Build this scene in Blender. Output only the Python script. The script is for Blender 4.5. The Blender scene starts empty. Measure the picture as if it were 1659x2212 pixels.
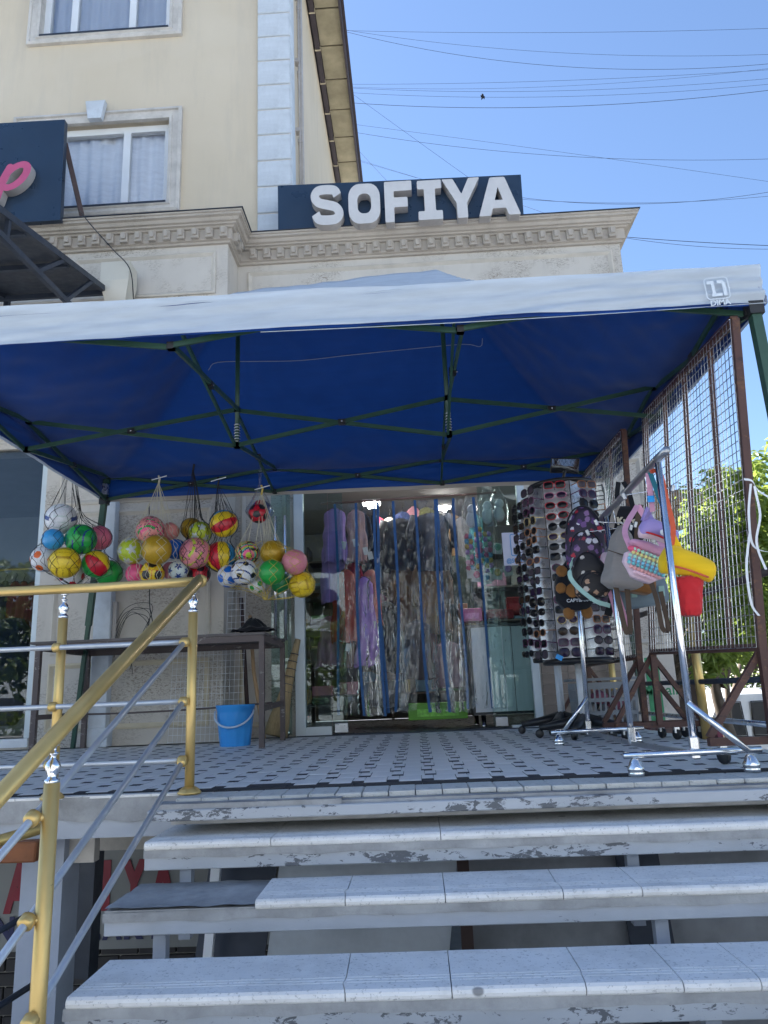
import bpy, bmesh, math, random
from mathutils import Vector, Matrix, noise
R = math.radians
random.seed(11)
sc = bpy.context.scene
COL = sc.collection
# ------------------------------------------------------------------ camera, world, sun, exposure
W0, H0, FPX = 1659.0, 2212.0, 1598.0          # measuring grid of the picture and focal length on it
YAW, PITCH, ROLL, EYE = R(2.0), R(13.75), 0.041, 0.38
CAM = Vector((0, 0, EYE))
F_ = Vector((-math.sin(YAW)*math.cos(PITCH), math.cos(YAW)*math.cos(PITCH), math.sin(PITCH)))
R0 = Vector((math.cos(YAW), math.sin(YAW), 0)); U0 = R0.cross(F_)
R_ = R0*math.cos(ROLL) - U0*math.sin(ROLL); U_ = R0*math.sin(ROLL) + U0*math.cos(ROLL)
cd = bpy.data.cameras.new('camera'); cam = bpy.data.objects.new('camera', cd); COL.objects.link(cam)
cam.matrix_world = Matrix(((R_.x, U_.x, -F_.x, CAM.x), (R_.y, U_.y, -F_.y, CAM.y), (R_.z, U_.z, -F_.z, CAM.z), (0, 0, 0, 1)))
cd.sensor_fit = 'VERTICAL'; cd.sensor_height = 36; cd.sensor_width = 27; cd.lens = 36*FPX/H0
cd.clip_start = 0.05; cd.clip_end = 2000
sc.camera = cam
SUN_AZ, SUN_EL = R(-46), R(52)                # measured clockwise from +Y: the sun stands behind the house, to the left
w = bpy.data.worlds.new('World'); sc.world = w; w.use_nodes = True
nt = w.node_tree; bg = nt.nodes['Background']
sky = nt.nodes.new('ShaderNodeTexSky'); sky.sky_type = 'NISHITA'; sky.sun_disc = False
sky.sun_elevation = SUN_EL; sky.sun_rotation = SUN_AZ % (2*math.pi)
sky.air_density = 0.97; sky.dust_density = 0.15; sky.ozone_density = 3.2; sky.altitude = 500
nt.links.new(sky.outputs[0], bg.inputs[0]); bg.inputs[1].default_value = 0.056
sd = bpy.data.lights.new('sun', 'SUN'); sd.energy = 5.0; sd.angle = R(0.53); sd.color = (1, .97, .92)
sun = bpy.data.objects.new('sun', sd); COL.objects.link(sun)
sdir = Vector((math.sin(SUN_AZ)*math.cos(SUN_EL), math.cos(SUN_AZ)*math.cos(SUN_EL), math.sin(SUN_EL)))
sun.rotation_euler = sdir.to_track_quat('Z', 'Y').to_euler(); sun.location = sdir*60
vs = sc.view_settings; vs.view_transform = 'Standard'; vs.look = 'None'; vs.gamma = 1; vs.use_curve_mapping = False
vs.exposure = 2.22
sc.cycles.max_bounces = 10; sc.cycles.transparent_max_bounces = 24; sc.cycles.diffuse_bounces = 4
sc.cycles.caustics_reflective = False; sc.cycles.caustics_refractive = False
sc.cycles.sample_clamp_indirect = 4

# ------------------------------------------------------------------ measuring: a point of the place seen at a spot of the picture grid
def _ray(x, y): return F_ + R_*((x-W0/2)/FPX) - U_*((y-H0/2)/FPX)
def atY(x, y, Y): d = _ray(x, y); return CAM + d*((Y-CAM.y)/d.y)
def atZ(x, y, Z=0.0): d = _ray(x, y); return CAM + d*((Z-CAM.z)/d.z)
def atX(x, y, X): d = _ray(x, y); return CAM + d*((X-CAM.x)/d.x)

# ------------------------------------------------------------------ materials
MATS = {}
class NT:
    def __init__(s, m): s.t = m.node_tree; s.n = s.t.nodes; s.l = s.t.links; s.b = s.n['Principled BSDF']
    def new(s, k, **kw):
        o = s.n.new('ShaderNode'+k)
        for a, v in kw.items(): setattr(o, a, v)
        return o
    def link(s, a, b): s.l.new(a, b)
    def coord(s, scale=(1, 1, 1), gen='Object'):
        tc = s.new('TexCoord'); mp = s.new('Mapping'); mp.inputs['Scale'].default_value = scale
        s.link(tc.outputs[gen], mp.inputs['Vector']); return mp.outputs[0]
    def noise(s, vec, scale, detail=4, rough=.55, dist=0):
        k = s.new('TexNoise'); k.inputs['Scale'].default_value = scale; k.inputs['Detail'].default_value = detail
        k.inputs['Roughness'].default_value = rough; k.inputs['Distortion'].default_value = dist
        s.link(vec, k.inputs['Vector']); return k.outputs[0]
    def voro(s, vec, scale, feature='F1', out=0):
        k = s.new('TexVoronoi', feature=feature); k.inputs['Scale'].default_value = scale
        s.link(vec, k.inputs['Vector']); return k.outputs[out]
    def ramp(s, fac, *stops):
        k = s.new('ValToRGB'); e = k.color_ramp.elements
        while len(e) < len(stops): e.new(.5)
        for i, (p, c) in enumerate(stops):
            e[i].position = p; e[i].color = (c, c, c, 1) if isinstance(c, (int, float)) else (*c, 1)
        s.link(fac, k.inputs[0]); return k.outputs[0]
    def mix(s, fac, a, b, kind='MIX'):
        k = s.new('Mix', data_type='RGBA', blend_type=kind)
        for sock, v in ((k.inputs[0], fac), (k.inputs[6], a), (k.inputs[7], b)):
            if hasattr(v, 'links') or hasattr(v, 'is_output'): s.link(v, sock)
            elif isinstance(v, (int, float)): sock.default_value = v if sock == k.inputs[0] else (v, v, v, 1)
            else: sock.default_value = (*v, 1)
        return k.outputs[2]
    def bump(s, h, strength=.3, dist=.01):
        k = s.new('Bump'); k.inputs['Strength'].default_value = strength; k.inputs['Distance'].default_value = dist
        s.link(h, k.inputs['Height']); s.link(k.outputs[0], s.b.inputs['Normal'])
def newmat(name):
    m = bpy.data.materials.new(name); m.use_nodes = True; MATS[name] = m; return m
def mat(name, col, rough=.6, metal=0, var=.12, scale=6, bump=0, bscale=60, spec=.5, coat=0, dirt=0, stretch=(1, 1, 1)):
    if name in MATS: return MATS[name]
    m = newmat(name); t = NT(m); v = t.coord(stretch)
    n = t.noise(v, scale, 5)
    a = tuple(max(0, c*(1-var)) for c in col); b = tuple(min(1, c*(1+var)) for c in col)
    c = t.ramp(n, (.3, a), (.7, b))
    if dirt:
        d = t.ramp(t.noise(v, scale*2.3, 6, .7), (.45, 0), (.75, dirt)); c = t.mix(d, c, tuple(x*.35 for x in col))
    t.link(c, t.b.inputs['Base Color'])
    rr = t.ramp(t.noise(v, scale*3, 3), (.3, max(0, rough-.08)), (.7, min(1, rough+.08))); t.link(rr, t.b.inputs['Roughness'])
    t.b.inputs['Metallic'].default_value = metal; t.b.inputs['Specular IOR Level'].default_value = spec
    if coat: t.b.inputs['Coat Weight'].default_value = coat
    if bump: t.bump(t.noise(v, bscale, 6, .6), bump, .004)
    return m
def flat(name, col, rough=.5, metal=0, spec=.5): return mat(name, col, rough, metal, .06, 14, spec=spec)

def m_plaster():
    m = newmat('yellow_plaster'); t = NT(m); v = t.coord((1, 1, 1)); vs_ = t.coord((3, 3, .35))
    c = t.ramp(t.noise(v, .8, 5), (.3, (.63, .535, .40)), (.7, (.68, .585, .45)))
    st = t.ramp(t.noise(vs_, 1.6, 6, .65), (.48, 0), (.78, .42)); c = t.mix(st, c, (.47, .42, .35)); pt = t.ramp(t.noise(v, .55, 3, .5, .8), (.56, 0), (.60, .16)); c = t.mix(pt, c, (.70, .62, .50))
    t.link(c, t.b.inputs['Base Color']); t.b.inputs['Roughness'].default_value = .9; t.b.inputs['Specular IOR Level'].default_value = .15
    t.bump(t.noise(v, 45, 5), .25, .004); return m
def m_stucco(name, a, b, mark, amount=.62):
    m = newmat(name); t = NT(m); v = t.coord((1, 1, 1)); vm = t.coord((1, 1, 2.2))
    c = t.ramp(t.noise(v, 1.3, 5), (.3, a), (.7, b))
    patch = t.ramp(t.noise(v, 2.3, 4), (.46, 0), (.62, 1)); worm = t.ramp(t.noise(vm, 34, 3, .6, 1.2), (.50, 0), (.58, 1))
    k = t.new('Math', operation='MULTIPLY'); t.link(patch, k.inputs[0]); t.link(worm, k.inputs[1])
    k2 = t.new('Math', operation='MULTIPLY'); t.link(k.outputs[0], k2.inputs[0]); k2.inputs[1].default_value = amount
    c = t.mix(k2.outputs[0], c, mark)
    st = t.ramp(t.noise(t.coord((2.5, 2.5, .4)), 2, 6, .7), (.52, 0), (.8, .35)); c = t.mix(st, c, tuple(x*.62 for x in a))
    t.link(c, t.b.inputs['Base Color']); t.b.inputs['Roughness'].default_value = .88; t.b.inputs['Specular IOR Level'].default_value = .2
    inv = t.new('Math', operation='SUBTRACT'); inv.inputs[0].default_value = 1; t.link(k.outputs[0], inv.inputs[1]); t.bump(inv.outputs[0], .5, .006)
    return m
def m_rustpaint(name, paint, chip=.5, rust=.5, dark=(.10, .107, .12)):
    m = newmat(name); t = NT(m); v = t.coord((1, 1, 1.6))
    c = t.ramp(t.noise(v, 3, 5), (.3, tuple(x*.85 for x in paint)), (.7, tuple(x*1.1 for x in paint)))
    n = t.noise(t.coord((.7, 1, 1.6)), 24, 9, .72, .5); big = t.noise(t.coord((1, 1, 3)), 3.4, 3)
    k = t.new('Math', operation='MULTIPLY_ADD'); t.link(big, k.inputs[0]); k.inputs[1].default_value = .6; t.link(n, k.inputs[2])
    lo = .985 - .15*chip
    c = t.mix(t.ramp(k.outputs[0], (lo, 0), (lo+.025, 1)), c, dark)
    rn = t.noise(t.coord((1, 1, 1.2)), 34, 8, .72, .3); k3 = t.new('Math', operation='MULTIPLY_ADD')
    t.link(t.noise(v, 5.5, 2), k3.inputs[0]); k3.inputs[1].default_value = .8; t.link(rn, k3.inputs[2]); lo2 = 1.05 - .11*rust
    c = t.mix(t.ramp(k3.outputs[0], (lo2, 0), (lo2+.05, 1)), c, t.ramp(t.noise(v, 30, 4), (.35, (.06, .028, .018)), (.65, (.17, .075, .04))))
    t.link(c, t.b.inputs['Base Color']); t.b.inputs['Roughness'].default_value = .55; t.bump(k.outputs[0], .25, .003); return m
def m_stone(name, a, b, pits=.6):
    m = newmat(name); t = NT(m); v = t.coord((1, 1, 1))
    c = t.ramp(t.noise(v, 5, 6, .65), (.3, a), (.7, b))
    sp = t.ramp(t.noise(v, 80, 3, .7), (.58, 0), (.66, pits)); c = t.mix(sp, c, tuple(x*.45 for x in a))
    st = t.ramp(t.noise(v, 3.2, 6, .7), (.50, 0), (.74, .5)); c = t.mix(st, c, tuple(x*.58 for x in a)); s2 = t.ramp(t.noise(v, 12, 5, .7), (.54, 0), (.7, .3)); c = t.mix(s2, c, tuple(x*.62 for x in a))
    bl = t.ramp(t.voro(t.coord((1, 1.5, 1)), 2.6), (.034, .8), (.05, 0)); c = t.mix(bl, c, (.16, .16, .165))
    t.link(c, t.b.inputs['Base Color']); t.b.inputs['Roughness'].default_value = .8; t.b.inputs['Specular IOR Level'].default_value = .18; t.bump(t.noise(v, 95, 4, .7), .35, .003); return m
def m_glass(name, tint, refl=1.0, rough=0.0, bump=0, opac=.0, base=.03):
    """thin sheet: mostly clear, Fresnel reflection"""
    m = newmat(name); t = NT(m); t.n.remove(t.b); out = t.n['Material Output']
    tr = t.new('BsdfTransparent'); tr.inputs[0].default_value = (*tint, 1)
    gl = t.new('BsdfGlossy'); gl.inputs['Roughness'].default_value = rough
    fr = t.new('LayerWeight'); fr.inputs[0].default_value = .28
    k = t.new('Math', operation='MULTIPLY_ADD'); t.link(fr.outputs['Fresnel'], k.inputs[0]); k.inputs[1].default_value = refl; k.inputs[2].default_value = base*refl; k.use_clamp = True
    mx = t.new('MixShader'); t.link(k.outputs[0], mx.inputs[0]); t.link(tr.outputs[0], mx.inputs[1]); t.link(gl.outputs[0], mx.inputs[2])
    sh = mx.outputs[0]
    if bump:
        v = t.coord((1, 1, .28)); b = t.new('Bump'); b.inputs['Strength'].default_value = bump; b.inputs['Distance'].default_value = .03
        t.link(t.noise(v, 11, 3, .5, .8), b.inputs['Height'])
        for s_ in (gl, fr): t.link(b.outputs[0], s_.inputs['Normal'])
    if opac:
        df = t.new('BsdfDiffuse'); df.inputs[0].default_value = (.75, .78, .8, 1)
        m2 = t.new('MixShader'); m2.inputs[0].default_value = opac; t.link(sh, m2.inputs[1]); t.link(df.outputs[0], m2.inputs[2]); sh = m2.outputs[0]
    t.link(sh, out.inputs[0]); return m
def m_leaf(name, a, b, trans=.35):
    m = newmat(name); t = NT(m); out = t.n['Material Output']; oi = t.new('TexCoord')
    c = t.ramp(t.noise(oi.outputs['Object'], 7, 4, .7), (.3, a), (.7, b)); t.link(c, t.b.inputs['Base Color'])
    t.b.inputs['Roughness'].default_value = .42
    tl = t.new('BsdfTranslucent'); c2 = t.mix(.6, c, (.42, .52, .10)); t.link(c2, tl.inputs[0])
    mx = t.new('MixShader'); mx.inputs[0].default_value = trans; t.link(t.b.outputs[0], mx.inputs[1]); t.link(tl.outputs[0], mx.inputs[2]); t.link(mx.outputs[0], out.inputs[0]); return m
def m_cloth(name, col, trans=0.0, weave=(1, 1, 1), wscale=220, rough=.9, wrinkle=0):
    m = newmat(name); t = NT(m); v = t.coord(weave); out = t.n['Material Output']
    c = t.ramp(t.noise(t.coord((.5, 1, 4)), 7, 5), (.3, tuple(x*.9 for x in col)), (.7, tuple(min(1, x*1.06) for x in col)))
    t.link(c, t.b.inputs['Base Color']); t.b.inputs['Roughness'].default_value = rough; t.b.inputs['Specular IOR Level'].default_value = .25
    t.b.inputs['Sheen Weight'].default_value = .15
    t.bump(t.noise(t.coord((.6, 1, 7)), 8, 4, .6) if wrinkle else t.noise(v, wscale, 2), wrinkle or .25, .01 if wrinkle else .001)
    if trans:
        tl = t.new('BsdfTranslucent'); t.link(c, tl.inputs[0]); mx = t.new('MixShader'); mx.inputs[0].default_value = trans
        t.link(t.b.outputs[0], mx.inputs[1]); t.link(tl.outputs[0], mx.inputs[2]); t.link(mx.outputs[0], out.inputs[0])
    return m
def m_gold():
    m = newmat('gold_paint_tube'); t = NT(m); v = t.coord((1, 1, 1))
    c = t.ramp(t.noise(v, 5, 5), (.3, (.58, .39, .13)), (.7, (.70, .50, .20)))
    ch = t.ramp(t.noise(v, 26, 7, .75, .5), (.66, 0), (.685, 1)); c = t.mix(ch, c, (.05, .03, .02))
    t.link(c, t.b.inputs['Base Color']); t.link(t.ramp(ch, (0, .6), (1, 0)), t.b.inputs['Metallic']); t.link(t.ramp(t.noise(v, 20, 4), (.3, .3), (.7, .46)), t.b.inputs['Roughness']); return m
m_plaster(); m_gold()
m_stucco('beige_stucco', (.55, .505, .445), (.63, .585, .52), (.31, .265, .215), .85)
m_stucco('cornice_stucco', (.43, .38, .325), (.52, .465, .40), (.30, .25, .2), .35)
m_rustpaint('beam_paint', (.40, .42, .45), .76, .44)
m_rustpaint('beam_paint_clean', (.39, .415, .46), .1, .4); mat('column_paint', (.33, .37, .45), .5, 0, .12, 3, dirt=.15)
m_rustpaint('rust_frame', (.085, .036, .028), .25, .6, (.04, .02, .018))
m_rustpaint('table_iron', (.10, .075, .07), .4, .3, (.25, .22, .2))
m_stone('tread_stone', (.74, .72, .69), (.84, .82, .79))
m_stone('edge_stone', (.52, .505, .47), (.66, .65, .61), .5)
mat('light_tile', (.76, .75, .73), .42, 0, .10, 3, spec=.35, dirt=.12, bump=.05, bscale=30)
mat('dark_tile', (.05, .052, .058), .75, 0, .2, 5, spec=.15)
mat('grout', (.40, .39, .38), .9, 0, .2, 12)
mat('concrete', (.36, .36, .36), .92, 0, .22, 6, .8, 26, .2, dirt=.35)
mat('chrome', (.78, .78, .79), .16, 1, .05, 8)
mat('steel_tube', (.74, .76, .79), .3, 1, .06, 7, dirt=.06)
mat('rail_silver', (.56, .59, .63), .38, .55, .08, 7, dirt=.12); mat('flat_steel', (.42, .43, .45), .34, .9, .08, 7)
mat('green_steel', (.028, .075, .052), .42, .1, .15, 7)
mat('cable_dark', (.03, .03, .035), .95, 0, .1, 5, spec=.03); mat('black_plastic', (.018, .018, .02), .4, 0, .2, 9)
mat('white_pvc', (.74, .76, .78), .4, 0, .05, 3)
mat('alu_frame', (.60, .66, .68), .4, .1, .06, 4)
mat('quoin_white', (.60, .64, .68), .8, 0, .12, 3, .15, 40, .2, dirt=.25)
mat('trim_white', (.60, .565, .52), .85, 0, .12, 4, .2, 40, .2, dirt=.3)
mat('sign_navy', (.024, .046, .082), .34, .1, .12, 2, dirt=.1)
mat('letter_white', (.62, .60, .585), .5, 0, .05, 4, dirt=.12)
mat('letter_side', (.46, .43, .41), .6, 0, .1, 6, dirt=.2)
mat('letter_pink', (.56, .10, .21), .45, 0, .05, 4)
mat('dark_steel', (.035, .045, .065), .5, .2, .2, 5)
mat('asphalt', (.10, .10, .10), .95, 0, .2, 2, .5, 60, .2)
mat('paving', (.225, .235, .25), .9, 0, .15, 3, .4, 50, .2, dirt=.2)
m_cloth('tent_white', (.60, .66, .72), .22, (.5, 1, 10), 60)
m_cloth('tent_blue', (.003, .055, .28), .0, (1, 1, 1), 90, .6)
m_cloth('tent_inner', (.45, .42, .38), .25)
m_glass('shop_glass', (.80, .90, .88), .75, 0, 0, 0)
m_glass('strip_pvc', (.95, .97, .98), 1.1, .05, 1.3, .012, .05)
m_glass('house_glass', (.97, .98, 1), .6, 0, 0, 0, .05); m_glass('display_glass', (.8, .84, .86), .8, 0, 0)
# ------------------------------------------------------------------ mesh helpers
class MB:
    def __init__(s): s.v = []; s.f = []; s.m = []; s.sm = []
    def add(s, vs, fs, mi=0, smooth=False):
        o = len(s.v); s.v += [tuple(p) for p in vs]
        for f in fs: s.f.append(tuple(i+o for i in f)); s.m.append(mi); s.sm.append(smooth)
        return s
    def box(s, c, size, rot=None, mi=0, bev=0):
        hx, hy, hz = (d/2 for d in size); c = Vector(c)
        if bev:
            b = min(bev, hx*.9, hy*.9, hz*.9); pts = []
            for sx in (-1, 1):
                for sy in (-1, 1):
                    for sz in (-1, 1):
                        pts += [(sx*hx, sy*(hy-b), sz*(hz-b)), (sx*(hx-b), sy*hy, sz*(hz-b)), (sx*(hx-b), sy*(hy-b), sz*hz)]
            bm = bmesh.new(); vv = [bm.verts.new(p) for p in pts]; bmesh.ops.convex_hull(bm, input=vv)
            bmesh.ops.dissolve_limit(bm, angle_limit=.01, verts=bm.verts, edges=bm.edges)
            bm.verts.index_update(); vs_ = [v.co.copy() for v in bm.verts]; fs = [[v.index for v in f.verts] for f in bm.faces]; bm.free()
        else:
            vs_ = [Vector((x, y, z)) for x in (-hx, hx) for y in (-hy, hy) for z in (-hz, hz)]
            fs = [(0, 1, 3, 2), (4, 6, 7, 5), (0, 4, 5, 1), (2, 3, 7, 6), (0, 2, 6, 4), (1, 5, 7, 3)]
        if rot is not None: vs_ = [rot @ v for v in vs_]
        return s.add([v+c for v in vs_], fs, mi)
    def span(s, a, b, mi=0, bev=0):
        a, b = Vector(a), Vector(b); return s.box((a+b)/2, [max(abs(q), 1e-4) for q in (b-a)], None, mi, bev)
    def bar(s, p, q, w, h=None, mi=0, up=(0, 0, 1), ext=0):
        p, q = Vector(p), Vector(q); d = (q-p); L = d.length; d.normalize(); h = h or w
        u = Vector(up); x = d.cross(u)
        if x.length < 1e-3: x = d.cross(Vector((0, 1, 0)))
        x.normalize(); z = x.cross(d); rot = Matrix((x, d, z)).transposed()
        return s.box((p+q)/2, (w, L+2*ext, h), rot, mi)
    def tube(s, pts, r, n=8, mi=0, cap=True):
        pts = [Vector(p) for p in pts]; k = len(pts); rs = r if isinstance(r, (list, tuple)) else [r]*k
        t0 = (pts[1]-pts[0]).normalized(); a = Vector((0, 0, 1)) if abs(t0.z) < .9 else Vector((1, 0, 0)); x = t0.cross(a).normalized()
        vs_ = []
        for i in range(k):
            t = (pts[min(i+1, k-1)]-pts[max(i-1, 0)]).normalized(); x = (x - t*x.dot(t))
            if x.length < 1e-6: x = t.orthogonal()
            x.normalize(); y = t.cross(x)
            for j in range(n): an = 2*math.pi*j/n; vs_.append(pts[i]+(x*math.cos(an)+y*math.sin(an))*rs[i])
        fs = [(i*n+j, i*n+(j+1) % n, (i+1)*n+(j+1) % n, (i+1)*n+j) for i in range(k-1) for j in range(n)]
        if cap: fs += [tuple(range(n-1, -1, -1)), tuple((k-1)*n+j for j in range(n))]
        return s.add(vs_, fs, mi, True)
    def lathe(s, prof, n=16, at=(0, 0, 0), mi=0, axis=None):
        at = Vector(at); vs_ = []; rot = Vector((0, 0, 1)).rotation_difference(Vector(axis)) if axis is not None else None
        for r_, z in prof:
            for j in range(n):
                a = 2*math.pi*j/n; p = Vector((r_*math.cos(a), r_*math.sin(a), z)); vs_.append((rot @ p if rot else p)+at)
        k = len(prof); fs = [(i*n+j, i*n+(j+1) % n, (i+1)*n+(j+1) % n, (i+1)*n+j) for i in range(k-1) for j in range(n)]
        fs += [tuple(range(n-1, -1, -1)), tuple((k-1)*n+j for j in range(n))]
        return s.add(vs_, fs, mi, True)
    def grid(s, fn, nu, nv, mi=0, smooth=True, wrap=False):
        vs_ = [fn(i/nu, j/nv) for j in range(nv+1) for i in range(nu+1)]
        fs = [(j*(nu+1)+i, j*(nu+1)+i+1, (j+1)*(nu+1)+i+1, (j+1)*(nu+1)+i) for j in range(nv) for i in range(nu)]
        return s.add(vs_, fs, mi, smooth)
    def prism(s, poly, d, mi=0):
        """poly: 3-D outline points; d: extrusion vector"""
        poly = [Vector(p) for p in poly]; d = Vector(d); n = len(poly)
        return s.add(poly+[p+d for p in poly], [tuple(range(n)), tuple(range(2*n-1, n-1, -1))]+[(i, i+n, (i+1) % n+n, (i+1) % n) for i in range(n)], mi)
    def ring(s, c, rx, rz, r, n=28, m=6, mi=0, sq=2.0, frame=None):
        pts = []
        for i in range(n):
            a = 2*math.pi*i/n; ca, sa = math.cos(a), math.sin(a)
            pts.append((math.copysign(abs(ca)**(2/sq), ca)*rx, 0, math.copysign(abs(sa)**(2/sq), sa)*rz))
        vs_ = []; k = n
        for i in range(n):
            p = Vector(pts[i]); t = (Vector(pts[(i+1) % n])-Vector(pts[i-1])).normalized(); y = Vector((0, 1, 0)); x = t.cross(y)
            for j in range(m): an = 2*math.pi*j/m; vs_.append(Vector(c)+p+(x*math.cos(an)+y*math.sin(an))*r)
        fs = [(i*m+j, i*m+(j+1) % m, ((i+1) % k)*m+(j+1) % m, ((i+1) % k)*m+j) for i in range(k) for j in range(m)]
        return s.add(vs_, fs, mi, True)
    def mesh(s, name, mats):
        me = bpy.data.meshes.new(name); me.from_pydata(s.v, [], s.f)
        for m in (mats if isinstance(mats, (list, tuple)) else [mats]): me.materials.append(MATS[m] if isinstance(m, str) else m)
        me.polygons.foreach_set('material_index', s.m); me.polygons.foreach_set('use_smooth', s.sm)
        bm = bmesh.new(); bm.from_mesh(me); bmesh.ops.recalc_face_normals(bm, faces=bm.faces); bm.to_mesh(me); bm.free(); me.update(); return me
    def build(s, name, mats, parent=None, nofix=False): return put(name, s.mesh(name, mats), parent)
WT = {}
def put(name, me, parent=None, loc=None, rot=None):
    o = bpy.data.objects.new(name, me); COL.objects.link(o)
    if loc is not None: o.location = loc
    if rot is not None: o.rotation_euler = rot
    WT[o.name] = o.location.copy() if rot is None else o.matrix_basis.copy()
    if parent is not None: attach(o, parent)
    return o
def wmat(o):
    m = Matrix.LocRotScale(o.location, o.rotation_euler, o.scale)
    return (wmat(o.parent) @ o.matrix_parent_inverse @ m) if o.parent else m
def attach(o, p): o.parent = p; o.matrix_parent_inverse = wmat(p).inverted()
def tag(o, label, cat, group=None):
    o['label'] = label; o['category'] = cat
    if group: o['group'] = group
    return o
def thing(name, label, cat, loc=(0, 0, 0), group=None):
    o = bpy.data.objects.new(name, None); COL.objects.link(o); o.location = loc; o.empty_display_size = .1
    return tag(o, label, cat, group)
def struct(name, mb, mats, parent=None):
    o = mb.build(name, mats, parent)
    if parent is None: o['kind'] = 'structure'
    return o
def text_mesh(txt, size, depth=.004, offset=0, align='CENTER', shear=0, sx=1):
    cu = bpy.data.curves.new('t', 'FONT'); cu.body = txt; cu.size = size; cu.extrude = depth/2; cu.offset = offset; cu.align_x = align; cu.align_y = 'CENTER'; cu.shear = shear
    cu.resolution_u = 4
    o = bpy.data.objects.new('t', cu); COL.objects.link(o); dg = bpy.context.evaluated_depsgraph_get()
    me = bpy.data.meshes.new_from_object(o.evaluated_get(dg)); bpy.data.objects.remove(o); bpy.data.curves.remove(cu)
    if sx != 1:
        for v in me.vertices: v.co.x *= sx
    return me
def outline_mesh(rings, depth, bevel=0):
    cu = bpy.data.curves.new('c', 'CURVE'); cu.dimensions = '2D'; cu.fill_mode = 'BOTH'; cu.extrude = depth/2; cu.bevel_depth = bevel
    for rg in rings:
        sp = cu.splines.new('POLY'); sp.points.add(len(rg)-1); sp.use_cyclic_u = True
        for p, q in zip(sp.points, rg): p.co = (q[0], q[1], 0, 1)
    o = bpy.data.objects.new('c', cu); COL.objects.link(o); dg = bpy.context.evaluated_depsgraph_get()
    me = bpy.data.meshes.new_from_object(o.evaluated_get(dg)); bpy.data.objects.remove(o); bpy.data.curves.remove(cu); return me
def setmat(me, *names):
    me.materials.clear()
    for n in names: me.materials.append(MATS[n])
    return me
STAND = (math.pi/2, 0, 0)       # a text lying in XY stands up facing -Y
def subdiv_path(pts, k):
    out = []
    for a, b in zip(pts[:-1], pts[1:]):
        for i in range(k): out.append(Vector(a).lerp(Vector(b), i/k))
    return out+[Vector(pts[-1])]
def cat_rom(pts, k=8):
    P = [Vector(p) for p in pts]; P = [P[0]*2-P[1]]+P+[P[-1]*2-P[-2]]; out = []
    for i in range(1, len(P)-2):
        for j in range(k):
            t = j/k; a, b, c, d = P[i-1:i+3]
            out.append(.5*((2*b)+(c-a)*t+(2*a-5*b+4*c-d)*t*t+(3*b-a-3*c+d)*t**3))
    return out+[P[-2]]
def sag(a, b, s, n=16):
    a, b = Vector(a), Vector(b); return [a.lerp(b, i/n)-Vector((0, 0, s*4*(i/n)*(1-i/n))) for i in range(n+1)]
ORD = ['first', 'second', 'third', 'fourth', 'fifth', 'sixth', 'seventh', 'eighth', 'ninth', 'tenth', 'eleventh', 'twelfth', 'thirteenth', 'fourteenth', 'fifteenth', 'sixteenth', 'seventeenth', 'eighteenth']
# ------------------------------------------------------------------ ground, terrace, staircase
GZ = -1.6
g = MB().span((-300, -300, GZ-.4), (300, 400, GZ)); struct('ground', g, 'paving')
rd = MB().span((-200, -26, GZ-.02), (200, -15, GZ+.004)); struct('road', rd, 'asphalt')
sr = MB().span((3.0, 10.5, GZ-.02), (120, 90, GZ+.004)); struct('added_side_road', sr, 'asphalt')  # asphalt added to keep the sunlit ground beyond the house from washing out
kb = MB()
for i in range(40): kb.span((-40+i*2+.006, -15, GZ-.02), (-38+i*2-.006, -14.82, GZ+.13))
struct('kerb', kb, 'concrete')
XL, XR = -9.0, 1.93
ter = MB().span((XL, 3.40, -.10), (XR, 7.60, -.012)); ter.span((-1.02, 3.15, -.10), (XR, 3.40, -.022))
terrace = struct('terrace', ter, 'grout')
# pattern of the paving: wide light tiles, between them a narrow strip of dark squares and light pieces
MX, MY, DK = .157, .205, .062
def tile_mesh(n, sx, sy, m, th=.012):
    return MB().box((0, 0, -th/2), (sx, sy, th), None, 0, .0015).mesh(n, m)
big = tile_mesh('floor_tile', .1, MY-.0015, 'light_tile', .012); dks = tile_mesh('dark_square_tile', .053, DK-.003, 'dark_tile'); dk2 = [MB().box((0, 0, -.006), (.053, DK-.003, .012)).span((s_*.0268-.0009, DK/2, -.012), (s_*.0268+.0009, MY-DK/2, -.0004)).mesh('dark_square_tile', 'dark_tile') for s_ in (-1, 1)]; lts = tile_mesh('narrow_tile', .053, MY-DK-.003, 'light_tile')
cells = []
for j in range(19):
    y0 = 3.47+j*MY
    if y0+MY > 7.56: break
    for i in range(-34, 17):
        x0 = .006+i*MX+(.008 if j % 2 else -.008)
        if x0 < -4.6 or x0+.16 > XR-.02 or (x0 < -1.85 and y0+MY > 7.12): continue
        cells.append((math.hypot(x0, y0) + (6 if x0 < -1.9 else 0), x0, y0))
cells.sort()
rest = MB()
for k, (d, x0, y0) in enumerate(cells):
    dz = random.uniform(-.0012, .0004)
    spec = ((big, 'floor_tile', x0+.105, y0+MY/2, .1, MY-.0015, 0), (dk2[int(round((y0-3.47)/MY)) % 2], 'dark_square_tile', x0+.0265, y0+DK/2, .053, DK-.003, 1), (lts, 'narrow_tile', x0+.0265, y0+DK+(MY-DK)/2, .053, MY-DK-.003, 0))
    for me, nm, cx_, cy_, sx, sy, mi in spec:
        if k < 290: put(nm, me, terrace, (cx_, cy_, dz))
        else: rest.box((cx_, cy_, -.006+dz), (sx, sy, .012), None, mi)
o = rest.build('far_paving_tiles', ['light_tile', 'dark_tile'], terrace); o['kind'] = 'stuff'
strip = tile_mesh('dark_border_tile', .298, .052, 'dark_tile')
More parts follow.
